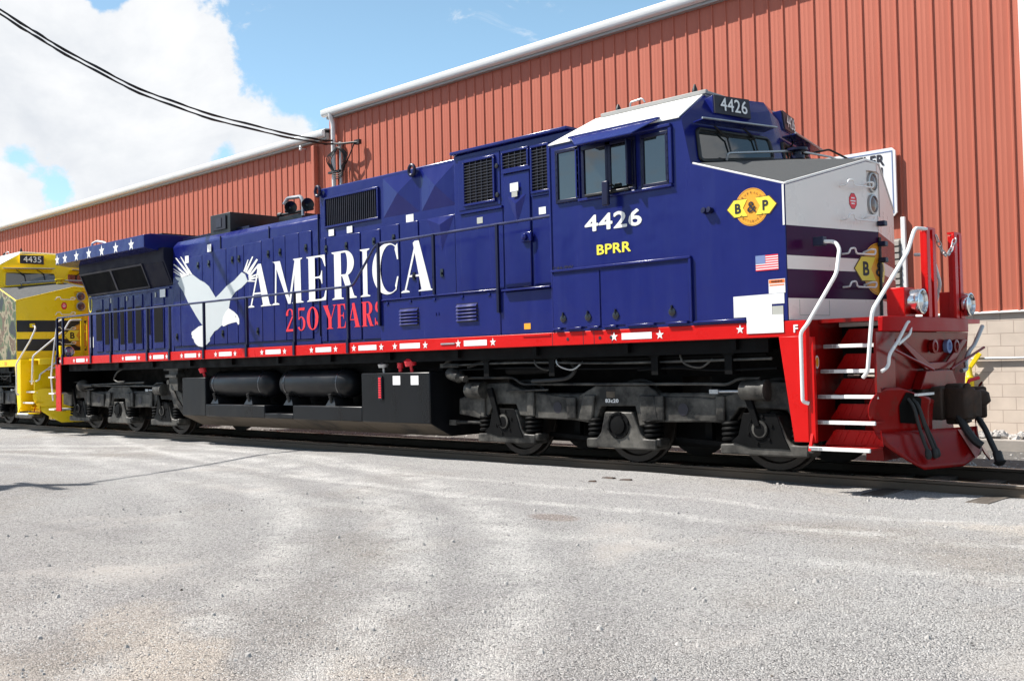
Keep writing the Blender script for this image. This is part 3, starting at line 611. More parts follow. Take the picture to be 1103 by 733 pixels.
for k in range(4):
    cx, cz, rx, rz = -16.72+.05*k, 7.02-.04*k, .42-.06*k, .34+.03*k
    b.tube([(cx+rx*math.cos(t*PI/12), 5.31-.03*k+.05*math.sin(t), cz+rz*math.sin(t*PI/12)) for t in range(24)]+[(cx+rx, 5.31, cz)], .016, 6)
b.tube(curve([(-16.9, 5.3, 7.5), (-16.5, 5.25, 7.42), (-16.0, 5.3, 7.38), (-15.8, 5.35, 7.36)], 5), .03, 6)
b.tube(curve([(-15.9, 5.3, 7.38), (-16.1, 5.3, 7.1), (-16.35, 5.32, 6.85)], 5), .018, 6)
b.box(-17.1, -16.6, 5.28, 5.36, 6.68, 6.74); b.box(-15.95, -15.75, 5.32, 5.42, 7.32, 7.44)
tag(b.build('cable_coil', M['cable']), 'black coiled cables hung on the pipes at the building corner', 'cable coil')

# sign behind the nose
sg = thing('lot_sign', 'white sign board fixed to the red wall, half hidden by the nose', 'sign', (-2.2, 5.3, 0))
def sl(b): b.v = [(p[0]+2.2, p[1]-5.3+.17, p[2]) for p in b.v]; return b
b = MB(); b.prism([(-3.35, 3.74), (-3.29, 3.69), (-1.21, 3.69), (-1.15, 3.75), (-1.15, 4.80), (-1.21, 4.86), (-3.29, 4.86), (-3.35, 4.80)], 'y', 5.26, 5.30); sl(b).build('sign_board', M['sticker'], sg)
b = MB()
for x0, x1, z0, z1 in ((-3.30, -1.2, 4.795, 4.81), (-3.30, -1.2, 3.74, 3.755), (-1.215, -1.2, 3.76, 4.79), (-3.3, -3.285, 3.76, 4.79)): b.box(x0, x1, 5.254, 5.262, z0, z1)
sl(b).build('border_line', M['flagblue'], sg)
text('lettering', 'BUTLER', M['ink'], sg, (-2.14+2.2, -.041+.17, 4.575), .795, .195, bold=.035)
text('lettering', 'd', M['ink'], sg, (-1.47+2.2, -.041+.17, 4.40), .095, .145, bold=.04)
# yellow valve
yv = thing('pipe_valve', 'yellow pipe valve with a slanted handle on the beige block wall', 'valve', (-.05, 5.46, .93))
b = MB(); b.lathe((0, 0, -.16), Z_, [(0, .055), (.02, .065), (.17, .065), (.19, .05), (.32, .035), (.34, .035)], 14); b.build('valve_body', M['hydrant'], yv)
b = MB(); b.hexa([(-.02, -.02, .17), (.03, -.02, .13), (.03, .01, .13), (-.02, .01, .17), (.14, -.03, .42), (.21, -.03, .37), (.21, .0, .37), (.14, .0, .42)]); b.build('handle', M['hydrant'], yv, bevel=.01)
b = MB(); b.tube([(0, 0, -.15), (0, 0, -.6)], .03, 8); b.tube([(0, 0, .05), (0, .07, .05)], .02, 8); b.build('pipe', M['galv'], yv)

# ------------------------------------------------------------------ locomotive
SW = 1.56
def SX(p0, p1, u, z, off=0.0):  # point on the left nose panel, u from outer corner to centre line
    d = Vector((p1[0]-p0[0], p1[1]-p0[1], 0)); n = Vector((d.y, -d.x, 0)).normalized()
    return Vector((p0[0]+d.x*u, p0[1]+d.y*u, z))+n*off
NP0, NP1 = (.62, -1.56), (.96, 0.0)
NDIR = Vector((.34, 1.56, 0)).normalized(); NLEN = math.hypot(.34, 1.56)

def wheelset(root, x):
    b = MB()
    for s in (-1, 1):
        b.lathe((x, s*.66, .533), (0, s, 0), [(0, .565), (.03, .565), (.035, .535), (.13, .525), (.135, .45), (.10, .43), (.09, .20), (.14, .18), (.15, .1)], 40)
    b.tube([(x, -.7, .533), (x, .7, .533)], .1, 14)
    return b.build('wheelset', M['steel'], root, sharp=30)

def truck(parent, cx, flip):
    t = bpy.data.objects.new('truck', None); COL.objects.link(t); t.parent = parent; t.location = (cx, 0, 0)
    for x in (-2.07, 0, 2.07): wheelset(t, x)
    side = [(-3.03, .60), (-3.02, .84), (-2.75, .90), (-2.52, .98), (-2.40, 1.06), (-1.97, 1.07), (-1.70, .96), (-1.45, .93), (-.78, .86), (-.58, .93), (-.36, 1.03), (.49, 1.03), (.67, .89), (1.23, .88), (1.42, .86), (1.70, .92), (1.95, 1.06), (2.40, 1.06), (2.55, .98), (2.85, .90), (2.9, .60),
            (2.75, .56), (2.52, .56), (2.42, .74), (1.80, .76), (1.66, .57), (1.30, .58), (.64, .56), (.33, .50), (.27, .76), (-.29, .75), (-.40, .52), (-.77, .56), (-1.42, .57), (-1.77, .60), (-1.84, .76), (-2.30, .76), (-2.42, .56), (-2.54, .54)]
    for s in (-1, 1):
        b = MB(); b.prism(side, 'y', s*1.02, s*1.16)
        for x0, x1, z0, z1 in ((-1.60, -1.46, .60, .95), (1.50, 1.62, .60, .9), (-2.52, -2.44, .56, 1.0), (.60, .74, .58, .90), (-.86, -.70, .58, .87)): b.box(x0, x1, s*1.16, s*1.20, z0, z1)
        b.prism([(-.66, .56), (-.42, .56), (-.36, .9), (-.55, .9)], 'y', s*1.16, s*1.205); b.prism([(.40, .56), (.66, .58), (.60, .9), (.36, .9)], 'y', s*1.16, s*1.205)
        b.tube([(-2.9, s*1.1, .87), (2.8, s*1.1, .9)], .045, 8)
        b.build('side_frame', M['truck'], t, bevel=.022)
        for hx in (1.01, -1.05): 
            b = MB(); b.lathe((hx, s*1.16, .725), (0, s, 0), [(0, .075), (.004, .075), (.0045, .05)], 18); b.build('frame_hole', M['ink'], t)
        for x in (-2.07, 0, 2.07):
            pl = [(x-.52, .21), (x+.62, .21), (x+.62, .345), (x+.42, .35), (x+.36, .42), (x+.25, .685), (x-.20, .685), (x-.27, .42), (x-.34, .34), (x-.52, .33)]
            b = MB(); b.prism(pl, 'y', s*.90, s*1.20); b.box(x+.60, x+.68, s*1.0, s*1.19, .26, .36)
            ax = b.build('axle_box', M['truck'], t, bevel=.02)
            c = MB(); c.lathe((x+.03, s*1.2, .51), (0, s, 0), [(0, .175), (.012, .175), (.014, .15), (.004, .145), (.004, .115), (.028, .11), (.034, .07), (.034, .001)], 24)
            for k in range(6): c.lathe((x+.03+.16*math.cos(k*PI/3+.3), s*1.205, .51+.16*math.sin(k*PI/3+.3)), (0, s, 0), [(0, .018), (.022, .018), (.023, .001)], 6)
            c.build('bearing_cap', M['truck_dark'], t)
            if x:
                c = MB(); c.prism([(x-.36, .36), (x-.10, .30), (x+.40, .30), (x+.33, .44), (x+.24, .70), (x-.19, .70), (x-.26, .44)], 'y', s*1.20, s*1.212); c.build('box_cover', M['truck_dark'], t, bevel=.004)
                c = MB(); c.lathe((x+.03, s*1.212, .52), (0, s, 0), [(0, .10), (.02, .10), (.022, .07), (.006, .06), (.006, .001)], 18); c.build('speed_sensor', M['truck'], t)
            for dx in (-.42, .50):
                c = MB(); c.coil((x+dx, s*1.08), .105, .024, .345, .60, 4.2); c.build('coil_spring', M['truck_dark'], t)
        # brake cylinders, rigging, pipes
        for xx in (-2.46, 2.18):
            c = MB(); c.lathe((xx-.30, s*1.22, .965), X_, [(0, .09), (.02, .115), (.29, .115), (.31, .125), (.34, .125), (.35, .09)], 18); c.box(xx-.18, xx-.06, s*1.05, s*1.2, .86, 1.0)
            c.build('brake_cylinder', M['truck'], t)
        c = MB(); c.hexa([(-2.34, s*1.2, .98), (-2.24, s*1.2, 1.0), (-2.24, s*1.25, 1.0), (-2.34, s*1.25, .98), (-2.14, s*1.2, .45), (-2.06, s*1.2, .47), (-2.06, s*1.25, .47), (-2.14, s*1.25, .45)]); c.build('brake_lever', M['truck_dark'], t, bevel=.01)
        c = MB(); c.hexa([(1.86, s*1.2, 1.03), (1.96, s*1.2, 1.03), (1.96, s*1.25, 1.03), (1.86, s*1.25, 1.03), (2.04, s*1.2, .55), (2.12, s*1.2, .55), (2.12, s*1.25, .55), (2.04, s*1.25, .55)]); c.build('brake_lever', M['truck_dark'], t, bevel=.01)
        c = MB(); c.tube(rnd([(-2.82, s*1.18, 1.04), (-2.80, s*1.18, 1.14), (-2.2, s*1.18, 1.14), (-1.86, s*1.18, 1.14), (-1.68, s*1.18, 1.045), (1.30, s*1.18, 1.04), (1.66, s*1.18, 1.03), (1.82, s*1.18, 1.10), (2.1, s*1.18, 1.10)], .06), .019, 8); c.build('brake_pipe', M['truck'], t)
        c = MB(); c.tube([(1.50, s*1.24, .95), (2.0, s*1.24, .955)], .016, 8); c.box(1.46, 1.58, s*1.215, s*1.265, .925, .975); c.build('piston_rod', M['galv'], t)
        c = MB(); c.tube([(-1.95, s*1.23, .95), (-1.15, s*1.23, .97)], .014, 8); c.build('piston_rod', M['truck'], t)
        c = MB(); c.tube([(-3.24, s*1.1, .47), (-2.6, s*1.1, .49)], .028, 8); c.box(-3.27, -3.12, s*1.06, s*1.14, .43, .51); c.build('sand_pipe', M['truck'], t)
        for xx in (-1.03, 1.12):
            c = MB(); c.box(xx-.05, xx+.05, s*.70, s*.78, .30, .75); c.hexa([(xx-.45, s*.8, .30), (xx+.5, s*.8, .26), (xx+.5, s*.86, .26), (xx-.45, s*.86, .30), (xx-.45, s*.8, .36), (xx+.5, s*.8, .31), (xx+.5, s*.86, .31), (xx-.45, s*.86, .36)]); c.build('brake_rigging', M['truck_dark'], t)
    if flip is False: text('lettering', '83c20', M['sticker'], t, (-.21, -1.16, .80), .22, .05, lift=.004, bold=.05); decal('rust_plate', rect(-.19, -.05, .865, .945), M['tank_dirt'], t, (0, -1.16, 0))
    b = MB(); b.box(-.5, .5, -1.0, 1.0, .6, 1.0); b.box(-2.6, 2.6, -.6, .6, .62, .9); b.box(-1.75, -.55, -.62, .62, .22, .64); b.box(.40, 1.75, -.62, .62, .22, .64); b.box(-2.9, -2.3, -.62, .62, .3, .64); b.box(2.3, 2.9, -.62, .62, .3, .64); b.box(-2.6, .55, -.5, .5, .9, 1.13); b.box(1.0, 2.35, -.5, .5, .9, 1.13); b.box(2.7, 3.0, -1.02, 1.02, .62, .85); b.box(-3.0, -2.7, -1.02, 1.02, .62, .85)
    b.build('bolster', M['truck_dark'], t)
    return t

def grille(name, parent, x0, x1, z0, z1, y, nbx, nbz, frame_mat, vert=False):
    b = MB(); b.box(x0, x1, y-.006, y+.02, z0, z1); g = b.build(name, M['grille'], parent)
    c = MB(); w_ = .012
    for k in range(1, nbx): xx = x0+(x1-x0)*k/nbx; c.box(xx-w_/2, xx+w_/2, y-.022, y-.007, z0, z1)
    for k in range(1, nbz): zz = z0+(z1-z0)*k/nbz; c.box(x0, x1, y-.030, y-.0225, zz-w_*.4, zz+w_*.4)
    c.build('grille_bars', M['grille_bar'], g)
    f = MB()
    for a in ((x0-.035, x1+.035, z1, z1+.035), (x0-.035, x1+.035, z0-.035, z0), (x0-.035, x0, z0, z1), (x1, x1+.035, z0, z1)): f.box(a[0], a[1], y-.034, y, a[2], a[3])
    f.build('grille_frame', frame_mat, g, bevel=.006)
    return g

def rail_tube(name, parent, pts, r, mt, rr=.08): 
    b = MB(); b.tube(rnd(pts, rr, 5), r, 10); return b.build(name, mt, parent)

def logo(parent, cx, cz, y, ux=X_, uy=Z_, org=None, r=.205, half=0):
    """round railway emblem; half = -1 / 1 keeps only the left / right half (it wraps round the nose edge)."""
    org = Vector((cx, y, cz)) if org is None else Vector(org)
    def cl(p): return [((min(a, 0) if half < 0 else max(a, 0)) if half else a, b) for a, b in p]
    def ok(p): return not half or max(a*half for a, b in p) > 1e-5
    def D(nm, polys, mt, par, lift, step=.0003):
        polys = [cl(p) for p in polys if ok(p)]
        return decal(nm, polys, mt, par, org, ux, uy, lift=lift, step=step) if polys else par
    lg = D('round_emblem', [[(r*math.cos(2*PI*k/40), r*math.sin(2*PI*k/40)) for k in range(40)]], M['amber'], parent, .003)
    D('emblem_ring', ring(0, 0, r*.955, r*.955, r*.94, r*.94, R(25), R(155), 20)+ring(0, 0, r*.955, r*.955, r*.94, r*.94, R(205), R(335), 20), M['brown_ink'], lg, .0045, 0)
    q = r/.205
    for s in (-1, 1):
        if half and s != half: continue
        sh = [(s*.30*q, 0), (s*.215*q, .092*q), (s*.05*q, .092*q), (s*.105*q, 0), (s*.05*q, -.092*q), (s*.215*q, -.092*q)]
        D('emblem_border', [[(x*1.03+s*.004, y_*1.07) for x, y_ in sh]], M['brown_ink'], lg, .0055)
        D('emblem_flag', [sh], M['yellow_decal'], lg, .007)
    ux = Vector(ux); uy = Vector(uy)
    if half <= 0: text('emblem_letter', 'B', M['ink'], lg, org+ux*(-.205*q)+uy*(-.055*q), .075*q, .11*q, ux, uy, lift=.009, bold=.06)
    if not half: text('emblem_letter', '&', M['ink'], lg, org+ux*(-.052*q)+uy*(-.058*q), .11*q, .116*q, ux, uy, lift=.009, bold=.012)
    elif half < 0: D('emblem_letter', ring(.0, .028*q, .034*q, .03*q, .014*q, .014*q, R(60), R(270), 10)+ring(.0, -.026*q, .05*q, .034*q, .024*q, .016*q, R(90), R(280), 10), M['ink'], lg, .009, 0)
    if half >= 0: text('emblem_letter', 'P', M['ink'], lg, org+ux*(.135*q)+uy*(-.055*q), .07*q, .11*q, ux, uy, lift=.009, bold=.05)
    if not half:
        arc_text('emblem_lettering', 'BUFFALO', M['brown_ink'], lg, org, r*.76, R(135), R(45), .026*q, ux, uy, lift=.008)
        arc_text('emblem_lettering', 'PITTSBURGH', M['brown_ink'], lg, org, r*.76, R(216), R(324), .026*q, ux, uy, lift=.008, inward=True)
    return lg

def locomotive(ox, S):
    """S: scheme with colours and switches. Local x = 0 at the leading axle, z = 0 on the rail."""
    T = thing('diesel_locomotive', S['label'], 'locomotive', (ox, 0, 0), 'locomotives coupled on the track')
    body, sill, dark, full = S['body'], S['sill'], S['dark'], S['full']
    XR = -18.66
    # ---- frame and sill
    for s in (-1, 1):
        b = MB(); b.box(XR, .83, s*1.42, s*SW, 1.562, 1.735); o = b.build('sill_band', sill, T, bevel=.006)
        b = MB()
        for k in range(12): xx = -17.2+1.55*k; b.box(xx, xx+.07, s*.55, s*1.50, 1.44, 1.56)
        b.tube([(-18.3, s*1.30, 1.47), (.2, s*1.30, 1.47)], .03, 8); b.tube([(-18.3, s*1.18, 1.42), (.2, s*1.18, 1.42)], .022, 8)
        b.box(-18.3, .3, s*1.36, s*1.44, 1.40, 1.562)
        b.build('outrigger_pipes', M['truck_dark'], T)
        if s == -1:
            if S['refl']:
                for x0, x1 in S['refl']:
                    decal('reflector_patch', rect(x0, x1, 1.605, 1.685), M['sticker'], o, (0, -SW, 0))
                    decal('white_star', star(x0-.12, 1.645, .062), M['white'], o, (0, -SW, 0)); decal('white_star', star(x1+.12, 1.645, .062), M['white'], o, (0, -SW, 0))
                decal('white_star', star(.02, 1.665, .055), M['white'], o, (0, -SW, 0))
                text('lettering', 'F', M['white'], o, (.685, -SW, 1.605), .055, .085, bold=.05)
                decal('white_star', star(-18.5, 1.645, .055), M['white'], o, (0, -SW, 0))
                for x0, x1, z in ((-3.36, -2.86, 1.70), (-5.02, -4.72, 1.64)):
                    c = MB(); c.box(x0, x1, -SW-.012, -SW-.001, z, z+.022); c.build('jacking_bar', sill if z > 1.69 else M['galv'], o)
                for x0 in (-2.56, -2.02, -1.84):
                    c = MB(); c.lathe((x0, -SW, 1.64), (0, -1, 0), [(0, .022), (.004, .022), (.005, .001)], 10); c.build('bolt_hole', M['ink'], o)
                for x0 in (-2.30, -2.12, -1.83, -2.83):
                    c = MB(); c.box(x0, x0+.008, -SW-.002, -SW+.01, 1.565, 1.733); c.build('sill_joint', M['ink'], o)
            else:
                for k in range(6): decal('reflector_patch', rect(-.2-2.6*k, -.05-2.6*k, 1.60, 1.69), M['amber'], o, (0, -SW, 0))
    b = MB(); b.box(XR, .70, -SW+.012, SW-.012, 1.715, 1.742); b.build('walkway_deck', dark, T)
    b = MB(); b.box(XR+.1, 1.4, -.52, .52, 1.12, 1.70); b.box(-12.8, -5.5, -1.1, 1.1, 1.25, 1.45); b.build('underframe', M['truck_dark'], T)
    # ---- trucks
    truck(T, -2.07, False)
    if full: truck(T, -16.30, True)
    # ---- fuel tank and reservoirs
    def tp(zt): return [(-1.02, .25), (1.02, .25), (1.45, .46), (1.45, zt), (-1.45, zt), (-1.45, .46)]
    k = bpy.data.objects.new('fuel_tank', None); COL.objects.link(k); k.parent = T
    b = MB()
    for x0, x1, zt in ((-12.9, -12.0, 1.21), (-12.0, -9.93, .69), (-9.93, -9.03, .55), (-9.03, -7.08, .70), (-7.08, -5.42, 1.24)): b.prism(tp(zt), 'x', x0, x1)
    for i, f in enumerate(b.f):
        ps = [b.v[j] for j in f]
        if len(ps) == 4 and max(p[2] for p in ps) < .47 and max(abs(p[1]) for p in ps) > 1.3: b.mi[i] = 1
    b.build('tank_shell', [M['tank'], M['tank_dirt']], k, bevel=.015)
    b = MB(); b.box(-12.0, -7.08, -.85, 1.44, .69, 1.2); b.build('tank_core', M['truck_dark'], k)
    for k_, (yy, zz, x0, x1, rr) in enumerate(((-1.36, 1.33, -5.2, .3, .016), (-1.32, 1.26, -4.9, -.6, .012), (-1.30, 1.38, -4.4, .2, .02), (-1.34, 1.22, -1.6, .35, .014))):
        c = MB(); c.tube(curve([(x0, yy, zz), (x0*.7+x1*.3, yy-.02, zz+.02), (x0*.4+x1*.6, yy, zz-.015), (x1, yy, zz)], 4), rr, 7); c.build('air_pipe', M['truck'] if k_ == 0 else M['truck_dark'], T)
    for x in (-4.3, -3.05, -1.35, -.3):
        c = MB(); c.box(x, x+.10, -1.40, -1.22, 1.16, 1.45); c.box(x-.03, x+.13, -1.41, -1.36, 1.38, 1.42); c.build('pipe_bracket', M['truck_dark'], T)
    for x in (-3.35, -2.95, -.95):
        c = MB(); c.tube(curve([(x, -1.36, 1.44), (x+.08, -1.40, 1.30), (x+.30, -1.38, 1.24), (x+.45, -1.34, 1.34)], 5), .012, 6); c.build('hose_loop', M['truck'] if x != -2.95 else M['galv'], T)
    if full:
        for x0, x1, s1, s2 in ((-12.02, -9.86, -11.75, -10.55), (-9.60, -7.50, -9.25, -8.0)):
            c = MB(); c.lathe((x0, -1.18, 1.075), X_, [(0, .05), (.03, .16), (.10, .225), (.22, .25), (x1-x0-.26, .25), (x1-x0-.13, .225), (x1-x0-.05, .16), (x1-x0, .05)], 32); rv = c.build('air_reservoir', M['tank'], T)
            for xx in (x0+.24, x1-.32):
                c = MB(); c.lathe((xx, -1.18, 1.075), X_, [(0, .25), (.001, .2545), (.035, .2545), (.036, .25)], 32); c.build('strap', M['blackgloss'], rv)
            for xx in (s1, s2):
                c = MB(); c.hexa([(xx-.14, -1.40, .70), (xx+.14, -1.40, .70), (xx+.14, -1.0, .70), (xx-.14, -1.0, .70), (xx-.05, -1.36, .84), (xx+.05, -1.36, .84), (xx+.05, -1.0, .88), (xx-.05, -1.0, .88)]); c.tube([(xx, -1.37, .76), (xx, -1.41, .90)], .03, 8); c.build('saddle', M['black'], rv)
        c = MB(); c.box(-6.62, -6.53, -1.475, -1.452, .82, 1.19); g = c.build('sight_gauge', M['ink'], k)
        c = MB()
        for q in range(9): c.box(-6.605, -6.545, -1.484, -1.4755, .845+q*.037, .87+q*.037)
        c.build('gauge_marks', M['redink'], g)
        for xx in (-6.28, -5.85): decal('white_label', rect(xx, xx+.18, 1.05, 1.19), M['sticker'], k, (0, -1.45, 0))
        c = MB(); c.lathe((-6.58, -1.38, 1.24), (0, -.1, 1), [(0, .02), (.08, .02), (.09, .08), (.14, .09), (.16, .03)], 12); c.build('filler_cap', M['galv'], k)
        c = MB(); c.lathe((-6.20, -1.36, 1.25), Z_, [(0, .03), (.05, .03), (.06, .05), (.14, .05), (.15, .03)], 12); c.build('shutoff_knob', M['redink'], k)
        c = MB(); c.lathe((-5.92, -1.36, 1.24), (0, -.2, 1), [(0, .025), (.10, .025), (.11, .09), (.19, .10), (.22, .05)], 12); c.build('shutoff_knob', M['redink'], k)
        c = MB(); c.lathe((-12.2, -1.34, 1.22), (-.2, -.2, 1), [(0, .025), (.08, .025), (.09, .07), (.18, .08), (.2, .04)], 12); c.build('shutoff_knob', M['redink'], k)
        c = MB(); c.box(-13.75, -13.15, -1.40, -1.2, 1.36, 1.54); c.box(-13.60, -13.25, -1.36, -1.22, .95, 1.36); c.box(-13.66, -13.2, -1.42, -1.2, 1.22, 1.28)
        c.tube([(-13.5, -1.34, .95), (-13.3, -1.36, .75), (-13.1, -1.3, .5)], .05, 8); c.lathe((-13.55, -1.40, 1.12), (0, -1, 0), [(0, .05), (.02, .05), (.021, .001)], 10); c.build('air_filter', M['truck'], T)
        c = MB(); c.lathe((-5.15, -1.3, 1.22), (.9, -.1, -.2), [(0, .07), (.05, .09), (.28, .09), (.32, .05), (.42, .05)], 12); c.box(-5.3, -4.9, -1.34, -1.24, 1.30, 1.36); c.tube([(-5.2, -1.3, 1.35), (-5.0, -1.3, 1.5)], .04, 8); c.build('drain_valve', M['truck'], T)
        c = MB(); c.tube(curve([(-4.75, -1.28, 1.30), (-4.2, -1.28, 1.42), (-3.5, -1.26, 1.44), (-2.9, -1.25, 1.38), (-2.72, -1.25, 1.25), (-2.85, -1.25, 1.13), (-3.2, -1.25, 1.10), (-3.5, -1.25, 1.09)], 6), .028, 8); c.build('air_hose', M['rubber'], T)
        c = MB(); c.tube([(-4.0, -1.2, 1.25), (-3.2, -1.2, 1.25)], .07, 12); c.build('air_dryer', M['truck_dark'], T)
        c = MB(); c.lathe((-18.15, -1.22, 1.05), X_, [(0, .05), (.03, .13), (.16, .14), (.2, .10), (.24, .05), (.6, .03)], 16); c.tube([(-17.9, -1.2, 1.07), (-15.0, -1.2, 1.12)], .018, 8); c.build('rear_brake_cylinder', M['truck'], T)
        c = MB(); c.tube(rnd([(-15.6, -1.35, 1.45), (-15.9, -1.38, 1.36), (-16.1, -1.38, 1.2), (-15.9, -1.38, 1.13), (-15.6, -1.36, 1.15)], .08), .018, 8); c.build('air_hose', M['truck'], T)
    # ---- long hood
    if full:
        c = MB(); c.prism([(-1.03, 1.74), (1.03, 1.74), (1.03, 3.96), (.92, 4.07), (.6, 4.10), (-.6, 4.10), (-.92, 4.07), (-1.03, 3.96)], 'x', -13.98, -8.72); hood = c.build('engine_hood', body, T, bevel=.03, seg=3)
    else:
        c = MB(); c.prism([(-1.03, 1.74), (1.03, 1.74), (1.03, 4.4), (-1.03, 4.4)], 'x', -9.0, -2.85); hood = c.build('engine_hood', S['cabside'], T, bevel=.03)
    if full:
        seams = [-13.96, -13.65, -12.74, -12.31, -11.82, -11.42, -11.18, -10.56, -10.16, -9.77, -9.33, -8.95]
        tops = [3.69, 3.69, 3.70, 3.74, 3.74, 3.74, 3.76, 3.78, 3.78, 3.79, 3.79]
        for i in range(len(seams)-1):
            b = MB(); b.box(seams[i]+.007, seams[i+1]-.007, -1.0515, -1.028, 1.86, tops[i]-.008); d = b.build('hood_door', body, T, bevel=.008)
            b = MB(); zz = 3.42 if i % 3 else 2.0; xx = seams[i+1]-.16
            b.box(xx-.03, xx+.03, -1.066, -1.050, zz, zz+.13); b.box(xx-.014, xx+.014, -1.085, -1.064, zz+.03, zz+.07); b.build('door_latch', M['blackgloss'], d)
        b = MB(); b.box(-12.05, -12.03, -1.045, -1.025, 3.75, 4.0); b.box(-10.32, -10.30, -1.045, -1.025, 3.78, 4.0); b.box(-8.755, -8.74, -1.05, -1.0, 1.9, 4.05); b.build('hood_seam', dark, T)
        # eagle and words
        e = decal('eagle_marking', [EG], M['eagle'], T, (0, -1.052, 0), lift=.003)
        decal('eagle_tail', [ET], M['white'], e, (0, -1.052, 0), lift=.0035)
        decal('eagle_head', [EH], M['white'], e, (0, -1.052, 0), lift=.004)
        for f in EF: decal('eagle_feather', [f], M['white'], e, (0, -1.052, 0), lift=.0045)
        decal('eagle_eye', [[(-11.50+.025*math.cos(t), 2.375+.018*math.sin(t)) for t in [k*PI/4 for k in range(8)]]], M['sticker_grey'], e, (0, -1.052, 0), lift=.005)
        wd = bpy.data.objects.new('lettering', None); COL.objects.link(wd); wd.parent = T
        for ch, x0, x1, z1 in (('A', -11.04, -10.24, 3.325), ('M', -10.22, -9.21, 3.32), ('E', -9.10, -8.51, 3.315)): glyph(ch, M['white'], wd, x0, x1, 2.52, z1, -1.054)
        for ch, x0, x1, z1 in (('R', -8.35, -7.66, 3.33), ('I', -7.57, -7.29, 3.305), ('C', -7.23, -6.52, 3.345), ('A', -6.50, -5.73, 3.315)): glyph(ch, M['white'], wd, x0, x1, 2.51, z1, -1.054)
        wd = bpy.data.objects.new('lettering', None); COL.objects.link(wd); wd.parent = T
        for ch, x0, x1 in (('2', -9.78, -9.50), ('5', -9.42, -9.15), ('0', -9.12, -8.77)): glyph(ch, M['redink'], wd, x0, x1, 2.015, 2.425, -1.054)
        for ch, x0, x1 in (('Y', -8.63, -8.25), ('E', -8.23, -7.98), ('A', -7.95, -7.58), ('R', -7.54, -7.22), ('S', -7.19, -6.95)): glyph(ch, M['redink'], wd, x0, x1, 2.015, 2.425, -1.054)
        for x, z, y in ((-13.42, 3.57, -1.03), (-12.52, 3.72, -1.03)):
            decal('white_label', rect(x, x+.15, z, z+.15), M['sticker'], T, (0, y-.022, 0))
        # dark top boxes, horn
        c = MB(); c.box(-12.62, -11.86, -.92, .92, 4.06, 4.47); st = c.build('intake_box', M['black'], T, bevel=.01)
        c = MB(); c.box(-12.5, -12.0, -.945, -.925, 4.15, 4.42); c.build('intake_louvre', M['ink'], st); c = MB(); c.box(-12.35, -12.15, -.955, -.946, 4.2, 4.38); c.build('intake_plate', M['grille_bar'], st)
        c = MB(); c.box(-14.0, -11.4, -.78, .78, 4.09, 4.16); c.build('roof_hatch', dark, T)
        h = bpy.data.objects.new('air_horn', None); COL.objects.link(h); h.parent = T
        for yy, x0 in ((-.10, -11.12), (-.05, -10.62)):
            c = MB(); c.lathe((x0, yy, 4.47), (.92, -.38, .03), [(0, .04), (.1, .045), (.25, .05), (.36, .07), (.42, .125), (.425, .12), (.38, .07), (.34, .02)], 18); c.build('horn_bell', M['black'], h)
        c = MB(); c.box(-11.3, -10.5, -.16, .16, 4.10, 4.36); c.tube([(-11.35, -.05, 4.42), (-10.3, -.05, 4.42)], .03, 8); c.lathe((-11.35, -.05, 4.42), (-1, 0, 0), [(0, .05), (.1, .06), (.12, .02)], 10); c.build('horn_base', M['black'], h)
        c = MB(); c.tube(rnd([(-11.12, -.15, 4.60), (-11.0, -.15, 4.70), (-10.55, -.15, 4.68), (-10.48, -.15, 4.58), (-10.48, -.15, 4.3)], .05), .035, 8); c.build('horn_bracket', M['galv'], h)
        # ---- radiator section
        c = MB(); c.box(-18.12, -13.985, -1.03, 1.03, 1.74, 3.165); rd = c.build('radiator_cabin', body, T, bevel=.01)
        c = MB(); c.prism([(-1.03, 3.17), (1.03, 3.17), (1.24, 3.70), (1.24, 3.95), (-1.24, 3.95), (-1.24, 3.70)], 'x', -18.12, -13.985); c.build('radiator_plenum', M['plenum'], rd)
        c = MB(); c.prism([(-1.22, 3.90), (-SW, 3.945), (-SW, 4.215), (-1.4, 4.25), (1.4, 4.25), (SW, 4.215), (SW, 3.945), (1.22, 3.90)], 'x', -18.68, -14.20); wg = c.build('radiator_wing', body, T, bevel=.012)
        for x in (-18.58, -18.14, -17.51, -16.85, -16.19, -15.50, -14.77): decal('white_star', star(x, 4.055, .135, .42), M['white'], wg, (0, -SW, 0), lift=.003)
        c = MB(); c.box(-18.3, -14.3, -1.1, 1.1, 4.25, 4.29); c.build('radiator_shutter', M['black'], wg)
        c = MB(); c.tube(rnd([(-17.3, -1.3, 4.24), (-17.25, -1.3, 4.34), (-17.0, -1.3, 4.37), (-16.6, -1.3, 4.30), (-16.5, -1.3, 4.24)], .05), .025, 8); c.build('roof_grab_iron', M['white'], wg)
        sl_n = Vector((0, -(3.70-3.17), -.21)).normalized(); up_s = Vector((0, -.21, .53)).normalized()
        def slant(name, x0, x1, v0, v1, t, mt, par):
            o0 = Vector((0, -1.03, 3.17)); c = MB(); P = []
            for th in (0.0, t):
                for (xx, v_) in ((x0, v0), (x1, v0), (x1, v1), (x0, v1)): P.append(Vector((xx, 0, 0))+o0+up_s*v_+sl_n*th)
            c.hexa(P); return c.build(name, mt, par)
        for x0, x1 in ((-18.02, -16.50), (-16.42, -14.98)):
            g = slant('radiator_grille', x0, x1, .05, .52, .012, M['grille'], rd)
            for a in ((x0-.04, x1+.04, .52, .56), (x0-.04, x1+.04, .01, .05), (x0-.04, x0, .05, .52), (x1, x1+.04, .05, .52)): slant('grille_frame', *a, .03, M['grille_bar'], g)
        slant('slanted_panel', -14.86, -14.05, .05, .52, .01, M['plenum'], rd)
